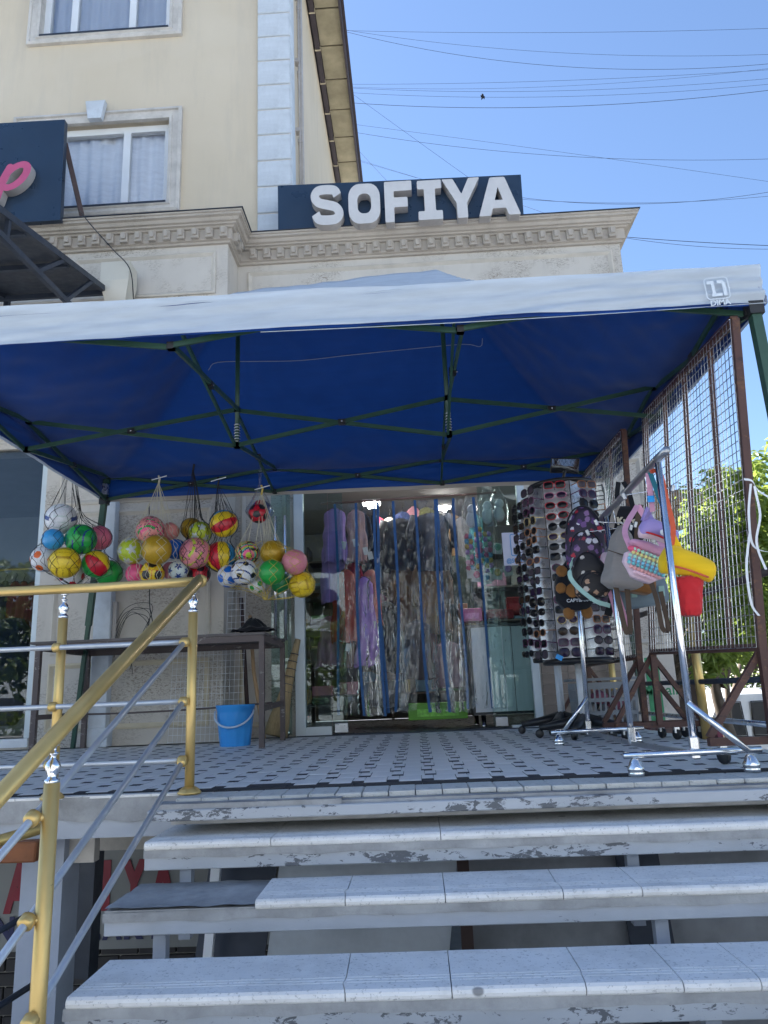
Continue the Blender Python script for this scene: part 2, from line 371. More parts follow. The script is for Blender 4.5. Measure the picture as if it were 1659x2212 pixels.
for i in range(44):
    x = XL+4.5+.15+i*.30
    if x < XR-.1: put('dark_border_tile', strip, terrace, (x, 3.432, -.0005))
put('dark_patch_tile', tile_mesh('dark_patch_tile', .19, .075, 'dark_tile'), terrace, (atZ(590, 1690).x, 3.50, .0012))
for i in range(34):            # worn nosing tiles along the stair head
    x0 = -1.0+i*.108
    if x0+.1 > XR: break
    m_ = MB().box((0, 0, 0), (.1055+random.uniform(-.003, .001), .20, .020), None, 0, random.choice((.002, .003, .005)))
    o = m_.build('edge_tile', 'edge_stone', None); o.location = (x0+.052, 3.238+random.uniform(-.006, .004), -.0105+random.uniform(-.002, .0)); o.rotation_euler = (random.uniform(-.012, .006), 0, random.uniform(-.006, .006)); attach(o, terrace)
lm = tile_mesh('border_tile', .148, .05, 'light_tile')
for i in range(24): put('border_tile', lm, terrace, (-1.10-i*.15, 3.375, -.002))
# front faces: rough mortar and painted steel, irregular lower edge
def rough_face(x0, x1, y, z0, z1, amp, n=90, thick=.03):
    def fn(u, v):
        x = x0+(x1-x0)*u; zb = z0+amp*noise.noise((x*6, 3, 0))+.4*amp*noise.noise((x*23, 1, 0)); z = zb+(z1-zb)*v
        return Vector((x, y+.006*noise.noise((x*9, z*20, 5))-.004*abs(noise.noise((x*30, z*40, 2))), z))
    m = MB().grid(fn, n, 6); m.grid(lambda u, v: Vector((x0+(x1-x0)*u, y+thick*v, z1+.001)), n, 1); return m
rough_face(-9, -1.0, 3.352, -.105, -.006, .02, 160).build('mortar_edge', 'concrete', terrace)
MB().span((-9, 3.362, -.175), (-1.03, 3.42, -.085)).build('edge_beam', 'beam_paint_clean', terrace)
MB().span((-9, 3.42, -.16), (XR, 7.6, -.101)).build('deck_slab', 'concrete', terrace)
rough_face(-1.06, -.32, 3.075, -.046, -.014, .010, 40, .10).build('mortar_edge', 'concrete', terrace)
rough_face(-.33, XR, 3.092, -.040, -.022, .004, 80, .08).build('mortar_edge', 'concrete', terrace)
MB().span((-1.09, 3.065, -.076), (XR, 3.13, -.034), 0, .004).build('edge_beam', 'beam_paint', terrace)
MB().span((-1.02, 3.36, -.16), (XR, 3.42, -.101)).build('edge_beam', 'beam_paint_clean', terrace)

stair = thing('staircase', 'open steel staircase with pale stone treads leading up to the shop terrace', 'staircase', (.8, 2, GZ))
def jag(x, seed, amp, crack, n=9):
    out = []
    for i in range(n+1):
        t = i/n; out.append((x+(amp*noise.noise((seed*7.3+t*6, seed, 0)) if crack else 0)-(.10*(t-.5) if crack == 2 else 0), t))
    return out
def slab(xa, xb, sa, sb, ca, cb, yf, yb, zt, th=.030):
    """stone slab with rounded nosing and three fine grooves; ends may follow a crack"""
    A = jag(xa+.0015, sa, .022, ca); B = jag(xb-.0015, sb, .022, cb); n = len(A)-1; m = MB()
    prof = [(0, -th), (-.006, -th+.006), (-.009, -th*.5), (-.006, -.006), (.003, 0)]
    for gpos in (.055, .075, .095): prof += [(gpos-.003, 0), (gpos, -.003), (gpos+.003, 0)]
    D = yb-yf; prof += [(D, 0), (D, -th)]
    rows = []
    for d, z in prof:
        t = min(max(d/D, 0), 1)*n; i = min(int(t), n-1); fr = t-i
        a = A[i][0]*(1-fr)+A[i+1][0]*fr; b = B[i][0]*(1-fr)+B[i+1][0]*fr
        rows.append((a, b, yf+d, zt+z))
    K = 14; vs_ = []
    for a, b, y, z in rows:
        for k in range(K+1):
            x = a+(b-a)*k/K; chip = .004*max(0, noise.noise((x*18, zt*9, 2))-.15) if y < yf+.004 else 0
            vs_.append((x, y+chip*2, z-chip+.0012*noise.noise((x*5, y*5, zt))))
    fs = [(r*(K+1)+k, r*(K+1)+k+1, (r+1)*(K+1)+k+1, (r+1)*(K+1)+k) for r in range(len(rows)-1) for k in range(K)]
    L = len(rows); fs += [tuple(r*(K+1) for r in range(L)), tuple(r*(K+1)+K for r in range(L-1, -1, -1))]
    m.add(vs_, fs, 0, False); return m
def fx(px, py, z): return atZ(px, py, z).x
treads = [(-.135, atZ(950, 1797, -.135).y, 3.36, [(-1.07, 0), (fx(582, 1813, -.135), 0), (fx(952, 1800, -.135), 0), (fx(1332, 1787, -.135), 2), (1.72, 0), (XR, 0)], 'beam_paint', -1.07),
          (-.278, atZ(950, 1930, -.278).y, 3.005, [(fx(540, 1957, -.278), 2), (fx(741, 1950, -.278), 1), (fx(963, 1942, -.278), 0), (fx(1223, 1932, -.278), 1), (fx(1397, 1926, -.278), 0), (1.72, 1), (XR, 0)], 'beam_paint_clean', -1.10),
          (-.42, atZ(950, 2133, -.42).y, 2.615, [(-1.035, 0), (fx(736, 2152, -.42), 1), (fx(977, 2145, -.42), 0), (fx(1275, 2135, -.42), 1), (fx(1482, 2127, -.42), 0), (fx(1650, 2120, -.42), 1), (1.72, 0), (XR, 0)], 'beam_paint', -1.04)]
for k in range(4, 12):
    treads.append((-.42-.1475*(k-3), 2.276-.355*(k-3), 2.61-.355*(k-3), [(-1.04, 0), (-.3, 0), (.45, 1), (1.2, 0), (XR, 0)], 'beam_paint', -1.04))
for ti, (zt, yf, yb, xs, bm_, xl) in enumerate(treads):
    if zt < GZ+.05: continue
    for i in range(len(xs)-1):
        (xa, ca), (xb, cb) = xs[i], xs[i+1]
        slab(xa, xb, ti*9+i, ti*9+i+1, ca if i else (0 if ti != 1 else 0), cb, yf, yb, zt).build('tread_slab', 'tread_stone', stair)
    if ti == 1:
        MB().grid(lambda u, v: Vector((xl+(xs[0][0]-xl+.02)*u, yf+.004+.34*v, zt-.016+.006*noise.noise((u*7, v*5, 3)))), 40, 14).build('bare_mortar_bed', 'concrete', stair)
        MB().span((xl, yf+.006, zt-.05), (xs[0][0]+.02, yb, zt-.024)).build('mortar_bed', 'concrete', stair)
    rough_face(xl-.004, XR, yf+.004, zt-.060, zt-.030, .007, 110, .02).build('mortar_bed', 'concrete', stair)
    MB().span((xl-.002, yf+.010, zt-.104), (XR, yf+.065, zt-.052), 0, .003).build('tread_beam', bm_, stair)
    MB().span((xl, yf+.065, zt-.064), (XR, yb-.01, zt-.036)).build('tread_tray', 'beam_paint_clean', stair)
    for px_ in (-.93, .78):
        MB().span((px_-.022, yf+.07, max(zt-.36, GZ)), (px_+.022, yf+.114, zt-.064)).build('support_post', 'column_paint', stair)
# sheet cladding behind the open risers
cl = MB()
clad = thing('cladding_wall', 'blue grey sheet cladding seen through the open risers of the stairs', 'wall', (.8, 3.5, GZ))
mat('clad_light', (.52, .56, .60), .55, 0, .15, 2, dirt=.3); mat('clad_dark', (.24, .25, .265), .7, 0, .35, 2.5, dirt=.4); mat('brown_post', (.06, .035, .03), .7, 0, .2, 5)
def sheet(xa, xb, y, z0, z1, slant, m, n='cladding_or_gap_sheet'): MB().prism([(xa-slant, y, z0), (xb-slant, y, z0), (xb, y, z1), (xa, y, z1)], (0, .02, 0)).build(n, m, clad)
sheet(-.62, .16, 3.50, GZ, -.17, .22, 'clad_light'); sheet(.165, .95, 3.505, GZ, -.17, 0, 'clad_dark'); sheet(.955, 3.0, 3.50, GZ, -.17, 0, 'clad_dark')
sheet(-.93, -.63, 3.49, GZ, -.17, .22, 'dark_steel'); sheet(.80, .98, 3.47, GZ, -.17, -.1, 'dark_steel')  # near-black sheets stand in for the shaded gaps in the cladding
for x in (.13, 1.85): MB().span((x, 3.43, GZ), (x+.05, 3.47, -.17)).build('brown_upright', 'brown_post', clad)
MB().prism([(-1.02, 3.36, GZ), (-.99, 3.36, GZ), (-.86, 3.36, -.17), (-.90, 3.36, -.17)], (0, .03, 0)).build('white_upright', 'white_pvc', clad)

# ------------------------------------------------------------------ cellar shop under the terrace
cel = thing('cellar_wall', 'dark brick cellar wall below the terrace', 'wall', (-3, 5, GZ))
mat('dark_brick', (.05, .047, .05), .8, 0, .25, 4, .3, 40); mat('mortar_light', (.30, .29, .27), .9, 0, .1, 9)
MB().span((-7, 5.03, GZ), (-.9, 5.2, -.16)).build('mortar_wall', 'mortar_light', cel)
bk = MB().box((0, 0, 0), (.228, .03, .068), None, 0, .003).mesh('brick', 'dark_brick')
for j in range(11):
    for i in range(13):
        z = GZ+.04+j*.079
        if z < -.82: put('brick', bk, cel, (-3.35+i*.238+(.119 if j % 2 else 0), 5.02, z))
cs = thing('promotion_sign', 'white cellar sign with large red and navy capitals under the terrace', 'sign', (-2.2, 4.98, -.8))
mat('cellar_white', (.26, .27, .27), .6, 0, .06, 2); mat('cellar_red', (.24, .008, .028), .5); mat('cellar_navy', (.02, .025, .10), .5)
a = atY(0, 1800, 4.97); b = atY(395, 2045, 4.97)
MB().span((-3.9, 4.965, b.z), (-.95, 5.0, -.28)).build('sign_board', 'cellar_white', cs)
def wide_text(txt, xa, xb, z0, z1, y, mname, off, name='letter', depth=.006, each=True):
    """letters one by one so that they fill xa..xb and z0..z1"""
    n = len(txt); w_ = (xb-xa)/n
    for i, ch in enumerate(txt):
        if ch == ' ': continue
        me = setmat(text_mesh(ch, 1, depth, off), mname)
        xs = [v.co.x for v in me.vertices]; ys = [v.co.y for v in me.vertices]; w0 = max(xs)-min(xs); h0 = max(ys)-min(ys)
        fill = .9 if ch not in 'I1' else .38
        for v in me.vertices: v.co.x = (v.co.x-(max(xs)+min(xs))/2)/w0*w_*fill; v.co.y = (v.co.y-(max(ys)+min(ys))/2)/h0*(z1-z0)
        put(name, me, cs if name == 'letter' else name[1], (xa+w_*(i+.5), y, (z0+z1)/2), STAND)
tl = atY(10, 1866, 4.95); br = atY(375, 1960, 4.95)
wide_text('AKSIYA', tl.x, br.x+.02, br.z-.01, tl.z, 4.958, 'cellar_red', .06)
tl = atY(0, 1982, 4.95); br = atY(352, 2028, 4.95)
wide_text('NARXLARI', tl.x-.04, br.x+.02, br.z, tl.z, 4.958, 'cellar_navy', .045)
MB().span((atY(62, 1900, 3.62).x, 3.55, GZ), (atY(150, 1900, 3.62).x, 3.72, -.176)).build('terrace_column', 'column_paint', None)
tag(bpy.data.objects['terrace_column'], 'blue grey square steel column holding up the terrace beside the cellar sign', 'column')
o = MB().prism([atY(150, 2112, 4.3), atY(190, 2118, 4.3), atY(207, 1836, 4.3), atY(168, 1836, 4.3)], (0, .12, 0)).build('leaning_column', 'dark_steel', None)
tag(o, 'dark leaning steel post in front of the red cellar lettering', 'post')
o = MB().span(atY(130, 1850, 3.6)+Vector((0, 0, -.03)), atY(205, 1810, 3.6)+Vector((0, .06, .02))).build('soffit_board', 'trim_white', None); tag(o, 'short pale board end hanging under the terrace edge', 'board')
o = MB().span((atY(205, 1805, 4.2).x, 4.2, atY(205, 1838, 4.2).z), (-.95, 4.26, atY(205, 1800, 4.2).z)).build('cellar_lintel', 'trim_white', None); tag(o, 'long pale beam above the cellar sign', 'beam')
mat('rust_orange', (.22, .075, .025), .7, 0, .3, 6, dirt=.3)
o = MB().span(atY(-60, 1868, 3.3), atY(78, 1818, 3.3)+Vector((0, .1, 0)), 0, .006).build('rusty_box_beam', 'rust_orange', None); tag(o, 'orange rusty box beam under the left edge of the terrace', 'beam')
hr = thing('cellar_handrail', 'gold and dark handrail of the cellar steps below the terrace', 'handrail', (-1.9, 3.0, -1))
MB().tube(cat_rom([atY(-90, 1840, 2.8), atY(0, 1816, 2.9), atY(60, 1798, 3.0), atY(110, 1782, 3.1)], 5), .022, 10).build('top_rail', 'gold_paint_tube', hr)
for q in ((0, 2012, 95, 1957), (0, 2178, 95, 2112)):
    MB().tube([atY(q[0]-60, q[1]+32, 2.8), atY(q[2], q[3], 3.2)], .012, 8).build('rail', 'dark_steel', hr)
# ------------------------------------------------------------------ the shop house: beige stucco, cornice, openings
LY, RY, LX, RX = 7.15, 7.60, -1.85, 2.55     # left wall plane, right wall plane, corner of the left block, right corner
shop = thing('shop_house', 'beige stucco shop house with dentil cornice and glazed shop front', 'house', (0, 7.6, 0))
WZ = 5.42
def wall(a, b, m='beige_stucco', n='wall'): return MB().span(a, b).build(n, m, shop)
wall((-9, LY, 3.0), (LX, LY+.3, WZ)); wall((-3.70, LY, 0), (LX, LY+.3, 3.0)); wall((LX-.3, LY+.301, 0), (LX, RY+.3, WZ)); wall((-9, LY, 0), (-7.2, LY+.3, 3.0)); wall((-7.2, LY, 0), (-3.70, LY+.3, .10))
wall((LX+.001, RY, 0), (-1.225, RY+.25, 2.85)); wall((1.215, RY, 0), (RX, RY+.25, 2.85)); wall((LX+.001, RY, 2.85), (RX, RY+.25, WZ))
wall((RX-.25, RY+.251, GZ), (RX, 9.6, WZ)); wall((LX, 9.4, 2.98), (RX-.251, 9.6, WZ)); wall((1.215, RY-.02, GZ), (RX, RY+.25, -.17))
MB().span((-9, LY+.05, WZ), (LX+.1, 9, WZ+.06)).build('flat_roof', 'concrete', shop); MB().span((LX+.101, RY+.05, WZ), (RX+.05, 9.6, WZ+.06)).build('flat_roof', 'concrete', shop)
prof = [(0, 5.195), (.03, 5.20), (.03, 5.225), (.05, 5.232), (.055, 5.235), (.055, 5.355), (.08, 5.36), (.09, 5.375), (.115, 5.382), (.115, 5.40), (.14, 5.408), (.155, 5.44), (.185, 5.45), (.185, 5.475), (.20, 5.48), (.20, 5.50), (.02, 5.51)]
def cpath(d): return [(-9, LY-d), (LX+d, LY-d), (LX+d, RY-d), (RX+d, RY-d), (RX+d, 9.6)]
cm = MB(); vs_ = []
for d, z in prof: vs_ += [(x, y, z+.06) for x, y in cpath(d)]
cm.add(vs_, [(r*5+k, r*5+k+1, (r+1)*5+k+1, (r+1)*5+k) for r in range(len(prof)-1) for k in range(4)])
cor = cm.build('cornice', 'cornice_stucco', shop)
fl = MB(); vs_ = []
for d, z in ((.205, 5.561), (.212, 5.563), (.212, 5.570), (0, 5.58)): vs_ += [(x, y, z) for x, y in cpath(d)]
fl.add(vs_, [(r*5+k, r*5+k+1, (r+1)*5+k+1, (r+1)*5+k) for r in range(3) for k in range(4)]); fl.build('metal_flashing', 'dark_steel', cor)
dm = MB().box((0, -.02, 0), (.085, .045, .11), None, 0, .004); dm.box((0, -.05, .015), (.05, .025, .08), None, 0, .005); dme = dm.mesh('dentil', 'cornice_stucco')
x = LX-.03
while x > -5.2: put('dentil', dme, cor, (x, LY-.055, 5.355)); x -= .158
x = LX+.20
while x < RX+.02: put('dentil', dme, cor, (x, RY-.055, 5.355)); x += .158
for yy in (LY+.06, LY+.22): put('dentil', dme, cor, (LX+.055, yy, 5.355), (0, 0, math.pi/2))
mat('moulding', (.57, .52, .445), .85, 0, .1, 4, dirt=.15); mat('moulding_gold', (.60, .525, .38), .85, 0, .1, 4)
def frame_mould(xa, xb, za, zb, y, wd=.05, d=.025):
    m = MB(); ring_ = []
    for off, dep in ((0, 0), (0, d*.7), (wd*.35, d), (wd*.7, d*.5), (wd, 0)):
        ring_ += [(xa+off, y-dep, za+off), (xb-off, y-dep, za+off), (xb-off, y-dep, zb-off), (xa+off, y-dep, zb-off)]
    fs = [(r*4+k, r*4+(k+1) % 4, (r+1)*4+(k+1) % 4, (r+1)*4+k) for r in range(4) for k in range(4)]
    m.add(ring_, fs); return m.build('panel_moulding', random.choice(('moulding', 'moulding', 'moulding', 'moulding_gold')), shop)
for xa, xb in ((-3.55, -1.98),):
    for za, zb in ((.15, .78), (.86, 1.52), (1.60, 2.28), (2.36, 3.05), (3.14, 3.8), (3.88, 4.55), (4.66, 5.17)): frame_mould(xa, xb, za, zb, LY)
for za, zb in ((3.88, 4.55), (4.66, 5.17)): frame_mould(-5.2, -3.62, za, zb, LY)
for za, zb in ((.1, .95), (1.02, 1.72), (1.8, 2.6)): frame_mould(LX+.06, -1.30, za, zb, RY)
for za, zb in ((3.1, 3.75), (3.83, 4.5), (4.60, 5.17)): frame_mould(LX+.12, RX-.1, za, zb, RY)
for za, zb in ((.75, 1.35), (1.42, 2.0), (2.08, 2.7)): frame_mould(1.95, RX-.08, za, zb, RY)
# brown tiled dado right of the door
mat('dado_tile', (.25, .20, .165), .4, 0, .18, 3); dt = MB().box((0, 0, 0), (.127, .012, .097), None, 0, .002).mesh('dado_tile', 'dado_tile')
for i in range(6):
    for j in range(7): put('dado_tile', dt, shop, (1.30+i*.13, RY-.006, .055+j*.10))
# shop front: aluminium frames, fixed panes, glass door leaves swung in
sf = thing('glass_storefront', 'glazed storefront with pale aluminium frame and frameless glass doors', 'storefront', (0, 7.55, 0))
FX0, FX1, FZ = -1.215, 1.205, 2.80
for xa, xb in ((FX0, FX0+.10), (FX1-.075, FX1)): MB().span((xa, 7.50, .0), (xb, 7.60, FZ), 0, .004).build('frame_post', 'alu_frame', sf)
MB().span((FX0+.10, 7.50, FZ-.09), (FX1-.075, 7.60, FZ)).build('frame_head', 'alu_frame', sf)
MB().span((FX0+.10, 7.505, .0), (-.86, 7.595, .085)).build('frame_sill', 'alu_frame', sf); MB().span((.90, 7.505, .0), (FX1-.075, 7.595, .03)).build('frame_sill', 'alu_frame', sf)
MB().span((FX0+.10, 7.545, .085), (-.86, 7.555, FZ-.09)).build('glass_pane', 'shop_glass', sf); MB().span((.87, 7.545, .03), (FX1-.075, 7.555, FZ-.09)).build('glass_pane', 'shop_glass', sf)
for hx, ex, s_ in ((-.85, -.70, 1), (.86, .72, -1)):        # leaves standing open into the shop, seen at a slant
    p0, p1 = Vector((hx, 7.53, 0)), Vector((ex, 7.53, 0)); d = (p1-p0)
    lf = MB().prism([p0+Vector((0, 0, .02)), p1+Vector((0, 0, .02)), p1+Vector((0, 0, 2.45)), p0+Vector((0, 0, 2.45))], (0, -.01, 0)).build('glass_leaf', 'shop_glass', sf)
    MB().span((min(hx, ex)+.02, 7.508, .022), (max(hx, ex), 7.535, .11), 0, .003).build('patch_fitting', 'flat_steel', lf)
MB().span((-1.2, 7.46, -.004), (1.2, 7.62, .006)).build('threshold', 'dark_steel', sf)
hd = thing('glass_side_door', 'narrow glass door leaf with long chrome pull handles beside the shop front', 'door', (-1.32, 7.4, 0))
MB().span((-1.44, 7.44, .02), (-1.24, 7.45, 2.5)).build('glass_leaf', 'shop_glass', hd)
for xx in (-1.385, -1.285):
    h_ = MB().tube([(xx, 7.38, .93), (xx, 7.38, 2.2)], .017, 10).build('pull_handle', 'chrome', hd)
    for z in (1.05, 1.55): MB().tube([(xx, 7.38, z), (xx, 7.44, z)], .009, 8).build('standoff', 'chrome', h_)
# left shop window
lw = thing('left_shop_window', 'tall display window of the neighbouring shop at the left edge', 'window', (-5, 7.2, 0))
for xa, xb in ((-3.76, -3.70), (-5.5, -5.44)): MB().span((xa, LY+.02, .1), (xb, LY+.09, 3.0)).build('frame_post', 'alu_frame', lw)
MB().span((-7.2, LY-.02, .02), (-3.70, LY+.1, .10)).build('window_sill', 'white_pvc', lw)
MB().span((-7.2, LY+.05, .1), (-3.76, LY+.056, 3.0)).build('glass_pane', 'display_glass', lw)
# rooms behind the glass
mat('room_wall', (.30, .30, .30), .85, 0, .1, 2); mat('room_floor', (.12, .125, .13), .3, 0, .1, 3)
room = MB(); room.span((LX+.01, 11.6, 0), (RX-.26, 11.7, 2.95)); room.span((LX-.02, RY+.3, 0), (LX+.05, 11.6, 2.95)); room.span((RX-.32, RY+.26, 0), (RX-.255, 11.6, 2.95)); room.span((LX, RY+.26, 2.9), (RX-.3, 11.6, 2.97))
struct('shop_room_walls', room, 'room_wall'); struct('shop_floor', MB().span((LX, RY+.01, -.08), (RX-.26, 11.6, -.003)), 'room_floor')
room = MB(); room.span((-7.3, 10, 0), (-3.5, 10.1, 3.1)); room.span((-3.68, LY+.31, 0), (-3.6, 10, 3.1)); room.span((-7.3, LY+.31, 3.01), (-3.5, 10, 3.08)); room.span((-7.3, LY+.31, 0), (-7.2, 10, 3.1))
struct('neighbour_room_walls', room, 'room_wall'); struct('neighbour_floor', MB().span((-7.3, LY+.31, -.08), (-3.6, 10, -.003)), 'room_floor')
# shop sign
sg = thing('shop_sign', 'navy SOFIYA fascia sign with raised pale letters above the cornice', 'sign', (.07, 7.4, 5.6))
a = atY(600, 401, 7.42); b = atY(1132, 474, 7.42); c = atY(1125, 377, 7.42); d = atY(601, 505, 7.42)
MB().prism([d, b, c, a], (0, .14, 0)).build('sign_board', 'sign_navy', sg)
def rrect(x0, x1, y0, y1, r, n=4):
    out = []
    for cx_, cy_, a0 in ((x1-r, y1-r, 0), (x0+r, y1-r, 90), (x0+r, y0+r, 180), (x1-r, y0+r, 270)):
        for i in range(n+1): t = R(a0+90*i/n); out.append((cx_+r*math.cos(t), cy_+r*math.sin(t)))
    return out
def rnd(poly, r=.035):
    out = []; n = len(poly)
    for i in range(n):
        p, q, s_ = Vector(poly[i-1]), Vector(poly[i]), Vector(poly[(i+1) % n]); u = (p-q); v = (s_-q); k = min(r, u.length*.45, v.length*.45)
        A, B = q+u.normalized()*k, q+v.normalized()*k
        for t in (0, .33, .67, 1): out.append(tuple(A*(1-t)**2+q*2*t*(1-t)+B*t*t))
    return out
def s_shape():
    cpts = cat_rom([(.80, .73, 0), (.72, .85, 0), (.5, .885, 0), (.25, .86, 0), (.155, .72, 0), (.26, .57, 0), (.5, .50, 0), (.74, .43, 0), (.845, .28, 0), (.75, .14, 0), (.5, .115, 0), (.26, .15, 0), (.17, .29, 0)], 7)
    L, Rr = [], []; wd = .118
    for i, p in enumerate(cpts):
        t = (cpts[min(i+1, len(cpts)-1)]-cpts[max(i-1, 0)]).normalized(); n = Vector((-t.y, t.x, 0)); L.append((p+n*wd)[:2]); Rr.append((p-n*wd)[:2])
    return [L+Rr[::-1]]
GL = {'S': s_shape(), 'O': [rrect(0, .95, 0, 1, .33, 6), rrect(.27, .68, .25, .75, .17, 6)[::-1]],
      'F': [rnd([(.02, 0), (.30, 0), (.30, .36), (.72, .36), (.72, .60), (.30, .60), (.30, .76), (.86, .76), (.86, 1), (.02, 1)])],
      'I': [rnd([(.08, 0), (.72, 0), (.72, .22), (.545, .22), (.545, .78), (.72, .78), (.72, 1), (.08, 1), (.08, .78), (.255, .78), (.255, .22), (.08, .22)])],
      'Y': [rnd([(.35, 0), (.63, 0), (.63, .38), (1.0, 1), (.70, 1), (.49, .60), (.28, 1), (-.02, 1), (.35, .38)])],
      'A': [rnd([(-.03, 0), (.27, 0), (.33, .19), (.67, .19), (.73, 0), (1.03, 0), (.69, 1), (.31, 1)]), rnd([(.395, .40), (.5, .74), (.605, .40)], .02)[::-1]]}
lets = [('S', 672, 487, 740, 397), ('O', 754, 484, 819, 394), ('F', 833, 480, 888, 389), ('I', 905, 475, 952, 387), ('Y', 960, 472, 1034, 382), ('A', 1036, 467, 1117, 379)]
for ch, x0, y0, x1, y1 in lets:
    me = outline_mesh(GL[ch], .12/.42, 0); p0 = atY(x0, y0, 7.29); p1 = atY(x1, y1, 7.29)
    xs = [v.co.x for v in me.vertices]; wx = max(xs)-min(xs); sc_ = p1.z-p0.z
    for v in me.vertices: v.co.x = (v.co.x-min(xs))/wx*(p1.x-p0.x); v.co.y *= sc_; v.co.z *= .42
    setmat(me, 'letter_white', 'letter_side')
    for p in me.polygons: p.material_index = 0 if p.normal.z > .9 else 1
    put('letter', me, sg, (p0.x, 7.355, p0.z), STAND)
# neighbour's sign with a pink script letter
ns = thing('neighbour_sign', 'navy sign board with one pink script letter at the top left', 'sign', (-4.1, 6.9, 5.55))
a = atY(140, 258, 6.9); d = atY(130, 475, 6.9)
MB().prism([(-6, 6.9, d.z), (d.x, 6.9, d.z), (a.x, 6.9, a.z), (-6, 6.9, a.z+.03)], (0, .07, 0)).build('sign_board', 'sign_navy', ns)
def ell(cx_, cy_, rx, ry, tilt, n=28, rev=False):
    o_ = []
    for i in range(n):
        t = 2*math.pi*i/n*(-1 if rev else 1); x, y = rx*math.cos(t), ry*math.sin(t); o_.append((cx_+x*math.cos(tilt)-y*math.sin(tilt), cy_+x*math.sin(tilt)+y*math.cos(tilt)))
    return o_
me = outline_mesh([ell(0, 0, .132, .215, -.73), ell(-.005, 0, .050, .128, -.73, rev=True)], .10, 0); setmat(me, 'letter_pink', 'letter_side')
for p in me.polygons: p.material_index = 0 if p.normal.z > .9 else 1
q = atY(37, 386, 6.84); put('letter', me, ns, (q.x, 6.845, q.z), STAND)
me = outline_mesh([rnd([(-.27, -.32), (-.15, -.32), (-.10, -.10), (-.015, .11), (-.05, .165), (-.095, .155), (-.20, -.08)])], .098, 0); setmat(me, 'letter_pink', 'letter_side')
for p in me.polygons: p.material_index = 0 if p.normal.z > .9 else 1
q = atY(37, 386, 6.84); put('letter', me, ns, (q.x, 6.846, q.z), STAND)
MB().bar(atY(141, 310, 6.98), atY(178, 470, 7.1), .03, .05, 0).build('brace', 'brown_post', ns)
# dark steel awning of the neighbour
aw = thing('steel_awning', 'dark steel lattice awning over the neighbouring shop', 'awning', (-4, 6, 4.1))
AX = -3.1; P0, P1, Q0, Q1 = atX(0, 450, AX), atX(234, 628, AX), atX(-30, 470, AX), atX(152, 655, AX)
ext = (P0-P1)*.25; P0 = P0+ext
MB().prism([P0, P1, P1+Vector((-3.4, 0, 0)), P0+Vector((-3.4, 0, 0))], (0, 0, .02)).build('roof_sheet', 'dark_steel', aw)
for k, xo in enumerate((0, -1.1, -2.2)):
    o_ = Vector((xo, 0, -.02)); MB().bar(P0+o_, P1+o_, .05, .06).build('rafter', 'dark_steel', aw); MB().bar(Q0+o_, Q1+o_, .04, .05).build('bottom_chord', 'dark_steel', aw)
    for t, s_ in ((.25, .2), (.62, .55), (.85, .93)): MB().bar(P0.lerp(P1, t)+o_, Q0.lerp(Q1, s_)+o_, .035, .035).build('web_bar', 'dark_steel', aw)
    MB().bar(P1+o_, Vector((AX+xo, P1.y, P1.z-.45)), .05, .05).build('wall_post', 'dark_steel', aw)
for t in (.05, .35, .65, .97): p = P0.lerp(P1, t); MB().bar(p+Vector((0, 0, -.05)), p+Vector((-3.4, 0, -.05)), .04, .05).build('purlin', 'dark_steel', aw)
pz = P1+Vector((-.1, 0, -.28)); MB().bar(pz, pz+Vector((-3, 0, 0)), .03, .035).build('white_rail', 'white_pvc', aw)
# rain hopper on the wall
mat('hopper', (.60, .56, .47), .6, 0, .06, 3)
def hop(u, v):
    ring_ = [(-.152, -.13), (.152, -.13), (.152, .1), (-.152, .1), (-.152, -.13)]
    lv = [(1, .22), (1, 0), (.55, -.36), (.55, -.62)]; i = min(int(u*4+.001), 4); s_, z = lv[min(int(v*3+.001), 3)]
    return Vector((-2.975+ring_[i][0]*s_, 6.98+(ring_[i][1])*s_, 4.71+z))
o = MB().grid(hop, 4, 3, 0, False).build('rain_hopper', 'hopper', None); tag(o, 'cream tapered rainwater hopper on the stucco wall above the tent', 'rain hopper')
o = MB().tube(cat_rom([atY(172, 455, 6.95), atY(200, 490, 6.8), atY(245, 540, 6.8), atY(280, 580, 6.8), atY(288, 640, 6.9), atY(289, 680, 7.1)], 5), .006, 6).build('hanging_cable', 'black_plastic', None); tag(o, 'thin dark cable drooping over the cornice past the rain hopper', 'cable')

# ------------------------------------------------------------------ tall yellow house
YF, YX, YB, EZ = 7.80, -1.24, 13.9, 11.15
yh = thing('yellow_house', 'tall pale yellow plaster house with white quoins rising behind the cornice', 'house', (-4, 8, 5))
def ywall(a, b): return MB().span(a, b).build('wall', 'yellow_plaster', yh)
w1 = [atY(118, 262, YF), atY(362, 440, YF)]; wx0 = -4.62; wx1 = w1[1].x; wz0 = w1[1].z-.0; wz1 = atY(330, 262, YF).z
w2x1 = atY(368, 62, YF).x; w2z0 = atY(250, 72, YF).z; w2z1 = w2z0+(wz1-wz0); w2x0 = -4.55
bz = 5.0
ywall((-9, YF, bz), (wx0, YF+.35, EZ)); ywall((max(wx1, w2x1), YF, bz), (YX, YF+.35, EZ)); ywall((wx0, YF, bz), (max(wx1, w2x1), YF+.35, wz0)); ywall((wx0, YF, wz1), (max(wx1, w2x1), YF+.35, w2z0)); ywall((wx0, YF, w2z1), (max(wx1, w2x1), YF+.35, EZ))
ywall((YX-.35, YF+.351, 5.6), (YX, YB, EZ)); ywall((-9, YB-.35, 0), (YX-.351, YB, EZ)); ywall((-9, YF+.351, 0), (-8.7, YB-.351, EZ))
